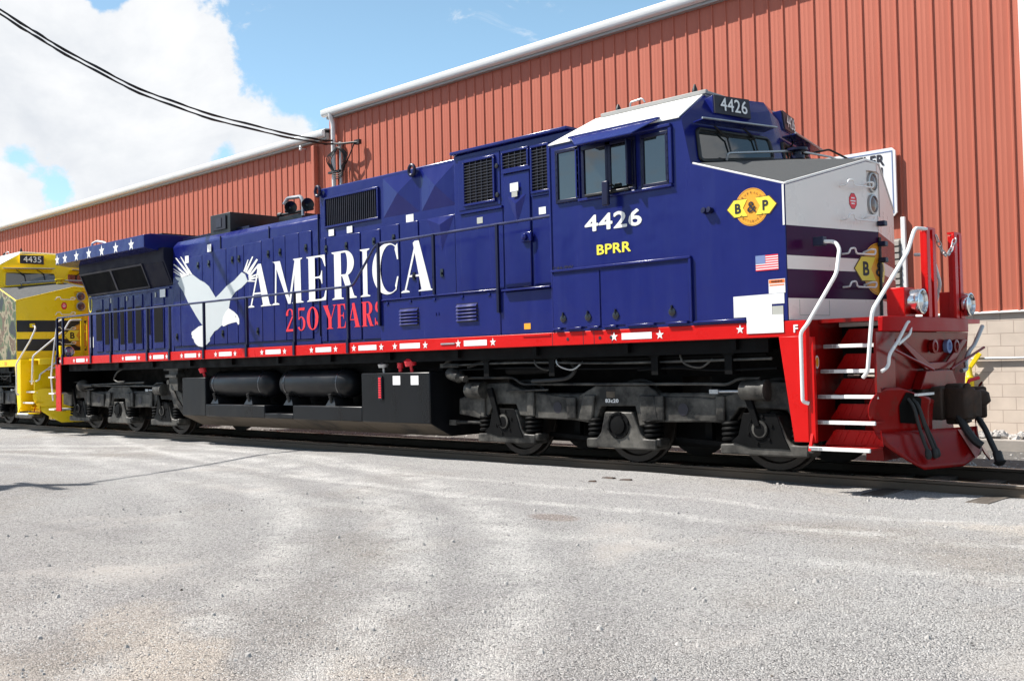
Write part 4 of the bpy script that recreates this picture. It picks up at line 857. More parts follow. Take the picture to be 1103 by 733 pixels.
        dd = [(-17.66, -17.37, 2.10, 2.82), (-17.2, -17.0, 2.0, 2.82), (-16.76, -16.56, 2.12, 2.81), (-16.42, -16.23, 1.98, 2.81), (-16.05, -15.83, 2.0, 2.80), (-15.67, -15.39, 1.98, 2.80), (-15.18, -14.98, 2.15, 2.78), (-14.81, -14.42, 1.98, 2.77)]
        for x0, x1, z0, z1 in dd:
            c = MB(); c.box(x0-.03, x1+.03, -1.048, -1.028, 1.84, 3.06); d = c.build('vent_door', body, T, bevel=.006)
            c = MB(); c.box(x0, x1, -1.054, -1.046, z0, z1); vs_ = c.build('vent_slot', M['grille'], d)
        c = MB(); c.box(-18.0, -14.1, -1.062, -1.03, 3.10, 3.14); c.build('drip_rail', body, T)
        decal('white_label', rect(-14.52, -14.28, 2.93, 3.10), M['sticker'], T, (0, -1.056, 0))
        for x in (-16.9, -16.1, -14.75): decal('grey_label', rect(x, x+.06, 2.95, 3.05), M['sticker_grey'], T, (0, -1.056, 0))
        decal('white_label', rect(-18.05, -17.85, 1.95, 2.2), M['sticker'], T, (0, -1.031, 0))
        em = decal('oval_emblem', [[(-18.0+.10*math.cos(2*PI*k/24), 2.98+.20*math.sin(2*PI*k/24)) for k in range(24)]], M['yellow_decal'], T, (0, -1.031, 0))
        decal('oval_center', [[(-18.0+.065*math.cos(2*PI*k/24), 2.98+.16*math.sin(2*PI*k/24)) for k in range(24)]], M['ink'], em, (0, -1.036, 0))
        # ---- raised section A
        c = MB(); c.box(-8.70, -5.14, -1.036, 1.036, 1.74, 4.48); ra = c.build('blower_cabin', body, T, bevel=.02)
        g = grille('side_grille', T, -8.50, -7.07, 3.80, 4.265, -1.038, 26, 1, body)
        for x0, x1 in ((-8.69, -8.52), (-8.5, -7.55), (-7.53, -7.02), (-7.0, -6.53), (-6.50, -6.06), (-6.04, -5.2)):
            b = MB(); b.box(x0+.01, x1-.01, -1.0525, -1.034, 1.80, 3.60 if x0 < -7 else 3.63); d = b.build('hood_door', body, T, bevel=.006)
            b = MB(); xx = (x0+x1)/2+.1; zz = 3.35 if x0 < -6.6 else 2.70; b.box(xx-.03, xx+.03, -1.067, -1.051, zz, zz+.12); b.box(xx-.014, xx+.014, -1.086, -1.065, zz+.03, zz+.07); b.build('door_latch', M['blackgloss'], d)
        for x in (-8.42, -7.90): decal('white_label', rect(x, x+.15, 3.62, 3.73), M['sticker'], T, (0, -1.0535, 0))
        decal('white_label', rect(-6.36, -6.18, 3.62, 3.75), M['sticker'], T, (0, -1.038, 0), lift=.004)
        for x0, x1, zt, zb in ((-6.93, -6.03, 4.42, 3.77), (-5.98, -5.18, 4.42, 3.77)):
            cx = (x0+x1)/2; b = MB(); b.add([(x0, -1.037, zb), (x1, -1.037, zb), (x1, -1.037, zt), (x0, -1.037, zt), (cx, -1.11, (zt+zb)/2+.02)], [(0, 1, 4), (1, 2, 4), (2, 3, 4), (3, 0, 4)]); b.build('pyramid_panel', body, T, sharp=5)
        b = MB(); b.add([(-5.86, -1.0535, 3.62), (-5.22, -1.0535, 3.62), (-5.51, -1.092, 3.50), (-5.51, -1.0535, 3.1)], [(0, 1, 2), (1, 3, 2), (3, 0, 2)]); b.build('pyramid_panel', body, T, sharp=5)
        for x in (-8.66, -6.13):
            c = MB(); c.tube([(x+.07*math.cos(k*PI/6), -1.10, 4.43+.085*math.sin(k*PI/6)) for k in range(13)], .028, 8, cap=False); c.build('lifting_eye', M['blue_dark'], T)
        # ---- section B behind the cab
        c = MB(); c.box(-5.13, -2.81, -1.13, 1.13, 1.74, 4.49); c.build('equipment_cabin', body, T, bevel=.02)
        c = MB(); c.box(-5.15, -2.82, -1.19, 1.19, 4.493, 4.54); c.build('cabin_roof_lip', body, T, bevel=.01)
        grille('side_grille', T, -4.86, -4.26, 3.725, 4.335, -1.142, 5, 14, body); grille('side_grille', T, -4.05, -3.58, 4.125, 4.35, -1.142, 4, 5, body); grille('side_grille', T, -3.48, -3.195, 3.735, 4.34, -1.142, 3, 14, body)
        b = MB(); b.box(-5.02, -4.14, -1.142, -1.128, 3.64, 4.42); b.build('grille_panel', body, T, bevel=.008)
        for zz in (3.78, 4.2): 
            c = MB(); c.lathe((-4.19, -1.142, zz), (0, -1, 0), [(0, .035), (.02, .035), (.03, .01)], 10); c.build('panel_latch', M['blackgloss'], T)
        b = MB(); b.box(-4.06, -3.55, -1.155, -1.128, 2.42, 4.05); d = b.build('side_door', body, T, bevel=.012)
        c = MB(); c.box(-3.70, -3.50, -1.20, -1.154, 3.04, 3.18); c.lathe((-3.62, -1.20, 3.11), (0, -1, 0), [(0, .05), (.03, .05), (.04, .02)], 10); c.build('door_latch', body, d, bevel=.01)
        c = MB(); c.add([(-3.98, -1.156, 3.72), (-3.62, -1.156, 3.72), (-3.80, -1.185, 3.6), (-3.80, -1.156, 3.3)], [(0, 1, 2), (1, 3, 2), (3, 0, 2)]); c.build('pressed_panel', body, d, sharp=5)
        decal('white_label', rect(-3.90, -3.74, 3.78, 3.90), M['sticker'], d, (0, -1.155, 0), lift=.03); decal('grey_label', rect(-3.87, -3.76, 3.70, 3.775), M['sticker_grey'], d, (0, -1.155, 0), lift=.031)
        for x0, x1, z0, z1 in ((-5.0, -4.1, 2.42, 3.58), (-3.5, -2.84, 2.42, 3.66)):
            b = MB(); b.box(x0, x1, -1.142, -1.128, z0, z1); b.build('side_panel', body, T, bevel=.008)
        decal('grey_label', rect(-4.63, -4.51, 3.41, 3.50), M['sticker_grey'], T, (0, -1.142, 0)); decal('grey_label', rect(-3.39, -3.26, 3.40, 3.50), M['sticker'], T, (0, -1.142, 0))
        b = MB(); b.box(-4.99, -4.10, -1.165, -1.13, 3.585, 3.62); b.box(-4.08, -3.52, -1.175, -1.13, 4.06, 4.10); b.box(-3.52, -2.84, -1.16, -1.13, 3.665, 3.695); b.build('drip_rail', body, T)
        # lower cabinet flush with the sill
        c = MB(); c.box(-6.46, -3.81, -1.53, -1.0, 1.737, 2.36); lc = c.build('lower_cabinet', body, T, bevel=.012)
        c = MB(); c.box(-3.80, -2.815, -1.53, -1.0, 1.737, 2.33); c.build('lower_cabinet', body, T, bevel=.012)
        c = MB(); c.box(-6.50, -3.80, -1.55, -1.0, 2.362, 2.385); c.box(-3.72, -2.82, -1.60, -1.0, 2.335, 2.36); c.build('cabinet_ledge', body, T, bevel=.006)
        for x0, x1 in ((-5.97, -5.55), (-4.69, -4.27)):
            c = MB()
            for q in range(5):
                z = 1.97+q*.05; c.hexa([(x0, -1.532, z), (x1, -1.532, z), (x1, -1.50, z), (x0, -1.50, z), (x0, -1.532, z+.04), (x1, -1.532, z+.04), (x1, -1.50, z+.04), (x0, -1.50, z+.04)])
                c.hexa([(x0, -1.565, z), (x1, -1.565, z), (x1, -1.532, z+.005), (x0, -1.532, z+.005), (x0, -1.560, z+.006), (x1, -1.560, z+.006), (x1, -1.532, z+.04), (x0, -1.532, z+.04)])
            c.build('louvre', body, lc)
            c = MB(); c.box(x0-.01, x1+.01, -1.534, -1.531, 1.95, 2.22); c.build('louvre_opening', M['ink'], lc)
        c = MB()
        for x in (-6.3, -5.75, -5.2, -4.6, -4.05): c.box(x, x+.05, -1.545, -1.53, 2.30, 2.34)
        for x in (-5.16, -5.10): c.box(x, x+.02, -1.54, -1.53, 2.08, 2.12)
        c.build('cabinet_clips', body, lc)
        decal('yellow_label', rect(-3.36, -3.24, 1.80, 1.88), M['amber'], T, (0, -1.53, 0))
        # ---- side handrail
        rail_tube('handrail', T, [(-18.70, -1.53, 2.68), (-7.15, -1.53, 2.65), (-6.53, -1.53, 3.27), (-2.80, -1.53, 3.285)], .021, M['handrail'] , .12)
        for x in (-18.70, -18.36, -16.82, -15.82, -14.14, -13.19, -11.84, -10.31, -8.79, -7.27):
            c = MB(); c.box(x-.028, x+.028, -1.582, -1.565, 1.57, 1.80); c.box(x-.019, x+.019, -1.562, -1.515, 1.738, 2.66); c.build('stanchion', M['blue_dark'], T)
        for x, z0 in ((-6.45, 1.98), (-5.15, 2.39), (-3.82, 2.05)):
            c = MB(); c.box(x-.022, x+.022, -1.572, -1.535, z0, 3.28); c.build('stanchion', M['blue_dark'], T)
        for s in (1,): rail_tube('handrail', T, [(-18.70, s*1.53, 2.68), (-7.15, s*1.53, 2.65), (-6.53, s*1.53, 3.27), (-2.80, s*1.53, 3.285)], .021, M['blue_dark'], .12)
        # rear steps and rear end
        for yy in (-.75, -.35):
            c = MB(); c.box(-18.70, -18.66, yy-.04, yy+.04, 1.742, 2.72); c.build('rear_end_post', M['red'], T, bevel=.004)
        c = MB(); c.box(-18.78, -18.50, -1.56, -1.53, .46, 1.735); c.build('rear_step_panel', sill, T, bevel=.006)
        c = MB(); c.box(-18.72, -18.66, -1.5, 1.5, .9, 1.72); c.build('rear_buffer_beam', M['truck_dark'], T)
        for z in (.48, .86, 1.25):
            c = MB(); c.box(-19.1, -18.79, -1.6, -1.2, z, z+.035); c.build('rear_step', M['white'], T)
        rail_tube('rear_grab_rail', T, [(-19.1, -1.5, .7), (-19.15, -1.52, 1.3), (-18.95, -1.5, 2.1), (-18.9, -1.45, 2.6), (-18.7, -1.4, 2.65)], .018, M['white'])
    # ---- cab
    cs = S['cabside']
    c = MB()
    W_, T_ = (-.28, 0, 3.83), (-.42, 0, 4.47)
    def nx(u): return .62+.34*u, -1.56+1.56*u
    PK = .88; xk, yk = nx(PK); ZA, ZB = 2.98, 3.50
    V = []; F = []; MI = []
    def add(ps, mi=0):
        o_ = len(V); V.extend(ps); F.append(tuple(range(o_, o_+len(ps)))); MI.append(mi)
    for s in (-1, 1):
        xn = .62 if s == -1 else .47; xk = xn+(.96-xn)*PK
        m_ = lambda *p: (p[0], p[1]*-s if False else (p[1] if s == -1 else -p[1]), p[2])
        add([m_(-2.80, -SW, 1.74), m_(xn, -SW, 1.74), m_(xn, -SW, 3.23), m_(-.58, -SW, 3.635), m_(-.70, -SW, 4.20), m_(-2.80, -SW, 4.20)], 1)
        ap = (.96, 0)
        add([m_(xn, -SW, 1.74), m_(xk, yk, 1.74), m_(xk, yk, 3.625), m_(xn, -SW, 3.23)])
        add([m_(xk, yk, 1.74), m_(ap[0], 0, 1.74), m_(ap[0], 0, ZA), m_(xk, yk, ZA)])
        add([m_(xk, yk, ZB), m_(ap[0], 0, ZB), m_(ap[0]-.01, 0, 3.605), m_(xk, yk, 3.625)])
        add([m_(xk, yk, ZA), m_(ap[0], 0, ZA), m_(.895, 0, ZA), m_(.895, yk, ZA)], 2); add([m_(xk, yk, ZB), m_(.895, yk, ZB), m_(.895, 0, ZB), m_(ap[0], 0, ZB)], 2)
        add([m_(xk, yk, ZA), m_(.895, yk, ZA), m_(.895, yk, ZB), m_(xk, yk, ZB)], 2); add([m_(.895, yk, ZA), m_(.895, 0, ZA), m_(.895, 0, ZB), m_(.895, yk, ZB)], 2)
        add([m_(xn, -SW, 3.23), m_(xk, yk, 3.625), m_(-.58, -SW, 3.635)]); add([m_(xk, yk, 3.625), m_(*W_), m_(-.58, -SW, 3.635)]); add([m_(xk, yk, 3.625), m_(ap[0]-.01, 0, 3.605), m_(*W_)])
        add([m_(-.58, -SW, 3.635), m_(*W_), m_(*T_), m_(-.70, -SW, 4.20)]); add([m_(-.70, -SW, 4.20), m_(*T_), m_(-.80, -.90, 4.60)]); add([m_(*T_), m_(-.50, 0, 4.60), m_(-.80, -.90, 4.60)])
        add([m_(-.70, -SW, 4.20), m_(-.80, -.90, 4.60), m_(-2.55, -.90, 4.60), m_(-2.80, -SW, 4.20)]); add([m_(-.80, -.90, 4.60), m_(-.50, 0, 4.60), m_(-2.55, 0, 4.60), m_(-2.55, -.90, 4.60)])
        add([m_(-2.80, -SW, 4.20), m_(-2.55, -.90, 4.60), m_(-2.55, 0, 4.60), m_(-2.80, 0, 4.20)]); add([m_(-2.80, -SW, 1.74), m_(-2.80, -SW, 4.20), m_(-2.80, 0, 4.20), m_(-2.80, 0, 1.74)])
        add([m_(-2.80, -SW, 1.74), m_(-2.80, 0, 1.74), m_(ap[0], 0, 1.74), m_(xk, yk, 1.74), m_(xn, -SW, 1.74)])
    c.v, c.f, c.mi = V, F, MI
    xk = .62+.34*PK
    cab = c.build('cab_body', [S['front'], cs, S['nosecol']], T, bevel=.0)
    bmw = bmesh.new(); bmw.from_mesh(cab.data); bmesh.ops.remove_doubles(bmw, verts=bmw.verts, dist=.003); bmesh.ops.recalc_face_normals(bmw, faces=bmw.faces); bmw.to_mesh(cab.data); bmw.free()
    cab.data.set_sharp_from_angle(angle=R(25))
    bv_ = cab.modifiers.new('bevel', 'BEVEL'); bv_.width = .018; bv_.segments = 3; bv_.limit_method = 'ANGLE'; bv_.angle_limit = R(30)
    # nose front panels with painted bands
    np_ = bpy.data.objects.new('nose_panel', None); COL.objects.link(np_); np_.parent = T
    nux = Vector((.34, 1.56, 0)).normalized(); nur = Vector((-.49, 1.56, 0)).normalized(); NL2 = math.hypot(.49, 1.56)
    def npt(u, z, off):
        return Vector((.62, -1.56, 0))+nux*(u*NLEN)+Z_*z+nux.cross(Z_)*off
    for s in (-1, 1):
        ux = nux if s == -1 else nur
        org = Vector((.62, -1.56, 0)) if s == -1 else Vector((.96, 0, 0))
        NL = NLEN if s == -1 else NL2
        fl_ = (lambda p: p) if s == -1 else (lambda p: [(NL2-a, b) for a, b in p][::-1])
        for nm, z0, z1, mt, top in S['bands']:
            k_ = PK*NL
            if top: pl = [[(.012, z0), (k_, z0), (k_, 3.60), (.012, 3.222)], [(k_, z0), (NL-.004, z0), (NL-.004, ZA), (k_, ZA)], [(k_, ZB), (NL-.004, ZB), (NL-.004, 3.59), (k_, 3.60)]]
            else: pl = [rect(.012, NL-.004, z0, z1)]
            decal(nm, [fl_(p) for p in pl], mt, np_, org, ux, Z_, .004, 0)
        if S['logo']: logo(np_, 0, 0, 0, ux, Z_, (npt(1.0, 2.345, .003) if s == -1 else Vector((.963, 0, 2.345))), r=.31, half=s)
    if S['octo'] and full: decal('corner_stripe', [rect(.594, .617, 2.785, 3.232)], S['edge'], np_, (0, -SW, 0), lift=.004)
    # headlights in their recess
    hb = MB(); hb.box(.897, .90, -.15, .15, ZA+.01, ZB-.01); hb.build('headlight_plate', S['nosecol'], np_)
    for z in (3.375, 3.115):
        c = MB(); c.lathe((.90, -.015, z), X_, [(0, .118), (.03, .118), (.036, .10), (.02, .095), (.02, .001)], 24); o = c.build('headlight', M['galv'], np_)
        c = MB(); c.lathe((.922, -.015, z), X_, [(0, .094), (.012, .06), (.018, .01)], 20); c.build('headlight_lens', M['lamp_dark'], o)
    # nose door hinges, latch, grabs
    for zc in (3.28, 2.89, 2.50, 2.12):
        z0 = zc
        rail_tube('grab_iron', np_, [npt(.585, z0+.0, .0), npt(.585, z0+.0, .10), npt(.60, z0+.055, .10), npt(.655, z0+.065, .10), npt(.665, z0, .10), npt(.875, z0, .10), npt(.885, z0+.06, .10), npt(.83, z0+.06, .10), npt(.82, z0+.03, .0)], .011, S['grab'], .03)
    if S['octo']:
        oc = decal('round_notice', [[(.074*math.cos(PI/8+k*PI/4), .10*math.sin(PI/8+k*PI/4)) for k in range(8)]], M['ink'], np_, npt(.72, 3.12, 0), nux, Z_, .006)
        decal('notice_face', [[(.068*math.cos(PI/8+k*PI/4), .092*math.sin(PI/8+k*PI/4)) for k in range(8)]], M['redink'], oc, npt(.72, 3.12, 0), nux, Z_, .007)
        for q, (w0, zz) in enumerate(((.03, .035), (.045, .0), (.03, -.03))): decal('notice_line', rect(-w0, w0, zz-.006, zz+.008), M['sticker'], oc, npt(.72, 3.12, 0), nux, Z_, .008)
    c = MB(); c.tube([npt(1.0, 2.72, .02), npt(1.0, 1.80, .02)], .018, 8); c.build('door_hinge_rod', M['black'], np_)
    for z in (2.88, 2.64, 2.45, 2.02):
        c = MB(); q = npt(1.0, z, .03); c.box(q.x-.02, q.x+.07, q.y-.035, q.y+.05, z-.03, z+.03); c.build('door_latch', dark, np_, bevel=.008)
    if full:
        c = MB()
        for q in ([(.12, 1.80), (.12, 1.97)], [(.12, 1.80), (.43, 1.80)], [(.43, 1.80), (.43, 1.97)]): c.tube([npt(u, z, .004) for u, z in q], .004, 5)
        c.build('access_panel', M['sticker_grey'], np_)
    # nose top mat and windshield
    c = MB()
    P = [(-.565, -1.53, 3.640), (.60, -1.53, 3.247), (xk-.012, yk, 3.632), (-.27, 0, 3.838)]
    P2 = [(-.565, 1.53, 3.640), (.45, 1.53, 3.247), (xk-.025, -yk, 3.632)]
    e = .006
    c.add([(x, y, z+e) for x, y, z in P+P2+[(.935, 0, 3.613)]], [(0, 1, 2), (0, 2, 3), (4, 6, 5), (4, 3, 6), (2, 7, 3), (7, 6, 3)]); c.build('antiglare_panel', M['mat_grey'], T, sharp=3)
    c = MB(); c.tube([(.625, -1.55, 3.245), (xk+.003, yk, 3.622), (.955, 0, 3.603), (xk-.012, -yk, 3.622), (.475, 1.55, 3.245)], .014, 6); c.tube([(.62, -1.548, 3.24), (-.56, -1.548, 3.64)], .012, 6); c.build('nose_edge_trim', S['edge'], T)
    def fr(t_, h_, off):  # point on the left cab front: t from outer post (0) to centre (1), h from sill (0) to head (1)
        a0 = Vector((-.58, -1.56, 3.635)); a1 = Vector((-.70, -1.56, 4.20)); b0 = Vector(W_); b1 = Vector(T_)
        p = (a0*(1-h_)+a1*h_)*(1-t_)+(b0*(1-h_)+b1*h_)*t_
        n = (b0-a0).cross(a1-a0).normalized(); return p+n*off
    def frm(p, s): return (p.x, p.y*-s, p.z)
    for s in (-1, 1):
        q = [(.10, .05), (.91, .015), (.90, .43), (.13, .74)]
        b = MB(); b.hexa([frm(fr(t_, h_, 0), s) for t_, h_ in q]+[frm(fr(t_, h_, .012), s) for t_, h_ in q]); wsh = b.build('windshield', M['pane'], cab)
        b = MB(); pts = [Vector(frm(fr(t_, h_, .012), s)) for t_, h_ in q]; b.tube(rnd([(pts[0]+pts[3])/2, pts[0], pts[1], pts[2], pts[3], (pts[0]+pts[3])/2], .07), .024, 8, cap=False); b.build('windshield_gasket', S['gasket'], wsh)
        for t0 in (.42, .72):
            b = MB(); b.tube([frm(fr(t0-.12, .74-.2*(t0-.42), .05), s), frm(fr(t0, .46-.1*(t0-.42), .05), s)], .012, 6); b.tube([frm(fr(t0, .46-.1*(t0-.42), .04), s), frm(fr(t0+.01, .18, .035), s)], .012, 6); b.build('wiper', M['black'], wsh)
        # number board
        q = [(.40, .80), (.80, .62), (.80, .99), (.40, 1.0)]
        cc = [Vector((-.665, -.98, 4.315)), Vector((-.505, -.39, 4.30)), Vector((-.535, -.38, 4.555)), Vector((-.685, -.97, 4.55))]
        nrm = Vector((.6, -.17, .08)).normalized()
        b = MB(); bk = [p-nrm*.28 for p in cc]; fwd = [p+nrm*.06 for p in cc]
        b.hexa([frm(p, s) for p in bk]+[frm(p, s) for p in fwd]); nb = b.build('number_box', S['front'], T, bevel=.012)
        b = MB(); f0 = [p+nrm*.062 for p in cc]; f1 = [p+nrm*.078 for p in cc]; ctr = (cc[0]+cc[2])/2+nrm*.06
        sh = lambda p, q_: (p-ctr)*q_+ctr
        b.hexa([frm(sh(p, .96), s) for p in f0]+[frm(sh(p, .96), s) for p in f1]); b.build('number_panel', M['ink'], nb)
        uxx = (cc[1]-cc[0]).normalized(); uyy = Vector((uxx.cross(Vector((0, 0, 1))))); uyy = Vector((-.06, 0, 1)).normalized()
        if s == -1: text('lettering', S['num'], M['white'], nb, cc[0]+nrm*.08+uxx*.10+uyy*.045, .44, .165, uxx, uyy, lift=.004, bold=.012)
        else:
            u3 = Vector((uxx.x*-1, uxx.y, -uxx.z)); o3 = Vector((cc[1].x, -cc[1].y, cc[1].z))+Vector((nrm.x, -nrm.y, nrm.z))*.08
            text('lettering', S['num'], M['white'], nb, o3+u3*.10+uyy*.045, .44, .165, u3, uyy, lift=.004, bold=.012)
        # sunshade over the windshield
        b = MB(); z = [fr(.10, .86, .02), fr(.86, .56, .02), fr(.86, .535, .20), fr(.10, .82, .20)]; b.hexa([frm(p, s) for p in z]+[frm(p+Vector((0, 0, .014)), s) for p in z]); b.build('sunshade', S['front'], T)
        b = MB(); b.tube([frm(fr(.08, .835, .21), s), frm(fr(.88, .545, .21), s)], .013, 6); b.build('sunshade_rim', M['galv'], T)
    # roof
    c = MB()
    for s in (-1, 1):
        P = [Vector((-2.80, s*1.575, 4.205)), Vector((-.72, s*1.575, 4.205)), Vector((-.82, s*.88, 4.612)), Vector((-2.55, s*.88, 4.612))]
        c.hexa(P+[p+Vector((0, s*-.0, .018)) for p in P])
    c.box(-2.54, -.83, -.879, .879, 4.602, 4.629); rf = c.build('cab_roof', S['roofcol'], T)
    c = MB(); c.box(-2.40, -.80, -.86, .86, 4.63, 4.675); rh = c.build('roof_hatch', S['hatch'], T, bevel=.012)
    c = MB(); c.box(-2.43, -.76, -.92, -.865, 4.612, 4.668); c.build('roof_conduit', S['hatch'], T, bevel=.008)
    for x, h_ in ((-2.22, .10), (-1.0, .12)):
        c = MB(); c.lathe((x, -.8, 4.675), Z_, [(0, .04), (.05, .035), (h_, .01)], 10); c.build('antenna', M['black'], rh)
    rail_tube('roof_bracket', rh, [(-1.98, -.85, 4.66), (-1.98, -.85, 4.745), (-1.78, -.85, 4.76), (-1.74, -.85, 4.70)], .012, M['galv'], .03)
    # awning and windows
    a = [Vector((-2.40, -1.585, 4.245)), Vector((-1.02, -1.585, 4.245)), Vector((-1.24, -1.82, 4.085)), Vector((-2.14, -1.82, 4.085))]
    if full:
        c = MB(); c.hexa([p-Vector((0, .0, .012)) for p in a]+a); c.build('window_awning', S['awning'], T)
        c = MB(); c.box(-2.44, -1.0, -1.60, -1.562, 4.235, 4.262); c.build('awning_hinge', S['awning'], T)
    if full:
        for wx0, wx1, wz0, wz1, kind in ((-2.64, -2.32, 3.465, 4.075, 'pane'), (-1.245, -.925, 3.48, 4.04, 'pane'), (-2.19, -1.80, 3.48, 4.05, 'slide'), (-1.80, -1.42, 3.48, 4.05, 'open')):
            f_ = MB(); fwid = .045
            for q in ((wx0-fwid, wx1+fwid, wz1, wz1+fwid), (wx0-fwid, wx1+fwid, wz0-fwid, wz0), (wx0-fwid, wx0, wz0, wz1), (wx1, wx1+fwid, wz0, wz1)): f_.box(q[0], q[1], -SW-.03, -SW+.005, q[2], q[3])
            wf = f_.build('window_frame', S['frame'], T, bevel=.006)
            b = MB(); b.box(wx0, wx1, -SW-.010 if kind != 'open' else -SW-.003, -SW-.002, wz0, wz1); b.build('window_pane', M['pane'] if kind != 'open' else M['grille'], wf)
            if kind == 'open':
                b = MB(); b.box(wx0+.02, wx1-.10, -SW-.016, -SW-.006, wz0+.03, wz1-.02); b.build('sliding_pane', M['pane'], wf)
            if kind == 'pane':
                bo = MB()
                for q in range(7):
                    for xx in (wx0-.025, wx1+.025): bo.lathe((xx, -SW-.03, wz0+(wz1-wz0)*q/6), (0, -1, 0), [(0, .010), (.006, .008), (.007, .001)], 6)
                bo.build('frame_bolts', S['frame'], wf)
        c = MB(); c.box(-2.30, -.84, -1.60, -SW, 4.12, 4.16); c.box(-2.34, -2.27, -1.59, -SW, 3.44, 4.12); c.box(-.88, -.83, -1.59, -SW, 3.44, 4.12); c.box(-2.30, -.84, -1.60, -SW, 3.40, 3.435); c.build('window_surround', cs, T, bevel=.008)
        c = MB(); c.box(-1.44, -1.41, -1.70, -1.60, 3.50, 4.06); c.build('wind_deflector', M['blue_dark'], T, bevel=.01)
        c = MB(); c.box(-1.80, -1.70, -1.73, -1.68, 3.27, 3.58); mi = c.build('mirror', M['blue_dark'], T, bevel=.015); c = MB(); c.tube([(-1.75, -1.70, 3.5), (-1.75, -1.57, 3.55)], .012, 6); c.build('mirror_arm', M['black'], mi)
        c = MB(); c.box(-2.15, -1.45, -1.64, -1.59, 3.435, 3.47); c.build('arm_rest', M['black'], T, bevel=.01)
        # cab side writing
        text('lettering', S['num'], M['white'], T, (-2.22, -SW, 2.995), .91, .212, bold=.024)
        text('lettering', 'BPRR', M['yellow_decal'], T, (-2.03, -SW, 2.69), .54, .128, bold=.026)
        text('lettering', 'C44-9W', M['ink'], T, (-2.79, -SW, 2.555), .36, .045, bold=.02)
        logo(T, .213, 3.03, -SW, r=.212)
        fl = decal('flag_sticker', [rect(.245, .525, 2.305, 2.475)], M['sticker'], T, (0, -SW, 0))
        for q in range(7): decal('flag_stripe', [rect(.245 if q < 4 else .367, .525, 2.305+q*.0262, 2.318+q*.0262)], M['redink'], fl, (0, -SW, 0), lift=.0055)
        decal('flag_canton', [rect(.245, .367, 2.384, 2.475)], M['flagblue'], fl, (0, -SW, 0), lift=.0065)
        wl = decal('warning_label', [rect(.40, .602, 2.045, 2.20)], M['sticker'], T, (0, -SW, 0), lift=.006); decal('warning_heading', [rect(.405, .597, 2.155, 2.195)], M['orange'], wl, (0, -SW, 0), lift=.008)
        decal('warning_rule', [rect(.41, .592, 2.128, 2.142)], M['orange'], wl, (0, -SW, 0), lift=.008); text('warning_word', 'WARNING', M['ink'], wl, (.43, -SW, 2.165), .14, .022, lift=.0095)
        decal('white_panel', [[(-.055, 1.80), (.43, 1.80), (.43, 1.93), (.585, 1.93), (.585, 2.043), (-.055, 2.037)]], M['sticker'], T, (0, -SW, 0), lift=.004)
        decal('white_panel', [rect(.11, .57, 1.612, 1.81)], M['sticker'], T, (0, -SW, 0), lift=.009); decal('grey_label', [rect(.435, .57, 1.81, 1.905)], M['sticker_grey'], T, (0, -SW, 0), lift=.006)
        # lower doors of the cab side
        c = MB(); c.box(-2.80, -.605, -1.60, -SW, 2.525, 2.555); c.box(-.635, -.60, -1.595, -SW, 1.78, 2.525); c.box(-.59, .10, -1.585, -SW, 1.76, 1.785); c.build('drip_rail', cs, T, bevel=.006)
        for x0, x1, lt in ((-2.79, -1.995, (-2.61, -2.19)), (-1.975, -.645, (-1.74, -.89))):
            b = MB(); b.box(x0, x1, -1.574, -1.558, 1.79, 2.50); d = b.build('battery_door', cs, T, bevel=.006)
            for x in lt:
                c = MB(); c.lathe((x, -1.574, 1.91), (0, -1, 0), [(0, .05), (.012, .05), (.018, .03), (.02, .001)], 14); c.box(x-.008, x+.008, -1.60, -1.57, 1.93, 1.99); c.build('door_latch', M['blackgloss'], d)
            c = MB(); w_ = (x1-x0)
            for u0, u1 in ((.02, .18), (.30, .62), (.75, .98)): c.box(x0+w_*u0, x0+w_*u1, -1.60, -1.565, 1.765, 1.79)
            c.build('door_hinge', cs, d, bevel=.004)
        for x in (-.385, -.315): 
            c = MB(); c.lathe((x, -SW, 3.05), (-.2, -1, .2), [(0, .035), (.06, .035), (.061, .02)], 10); c.build('side_marker', M['blue_dark'], T)
        c = MB(); c.box(-2.815, -2.785, -1.575, -1.50, 1.75, 4.19); c.build('cab_corner_post', cs, T, bevel=.008)
    # ---- front platform, steps and pilot
    fr_ = S['pilot']; wht = M['white']
    for s in (-1, 1):
        XE = 1.55 if s == -1 else 1.12
        c = MB(); c.prism([(.50, 1.565), (.83, 1.565), (.83, .42), (.655, .42)], 'y', s*1.52, s*1.562); c.build('step_side_panel', sill, T, bevel=.006)
        c = MB(); c.box(.83, .87, s*.80, s*1.56, .42, 1.735); ip = c.build('stairwell_wall', fr_, T, bevel=.004)
        if s == -1 and full:
            ov = decal('oval_label', [[(.045*math.cos(2*PI*k/20), .072*math.sin(2*PI*k/20)) for k in range(20)]], M['sticker'], ip, (.872, -1.42, 1.28), Y_, Z_, .003); decal('oval_label_face', [[(.03*math.cos(2*PI*k/20), .055*math.sin(2*PI*k/20)) for k in range(20)]], M['amber'], ov, (.872, -1.42, 1.28), Y_, Z_, .005)
            c = MB(); c.box(.88, .93, -1.60, -1.55, .42, 1.55); c.build('corner_angle', sill, T, bevel=.004)
        for i, (z, y0) in enumerate(((.385, 1.66), (.655, 1.52), (.925, 1.43), (1.195, 1.35), (1.465, 1.27))):
            st = MB(); st.box(.875, XE, s*(y0-.30), s*(y0-.03), z-.025, z-.003)
            o = st.build('stair_tread', fr_, T)
            nz = MB(); nz.box(.875, XE, s*(y0-.029), s*y0, z-.04, z); nz.build('tread_nosing', wht, o, bevel=.004)
            if full:
                for e0, e1 in ((.88, .98), (.985, 1.03)):
                    sc_ = MB(); sc_.box(e0, e1, s*(y0-.004), s*(y0+.001), z-.036, z-.004); sc_.build('nosing_scuff', M['galv'], o)
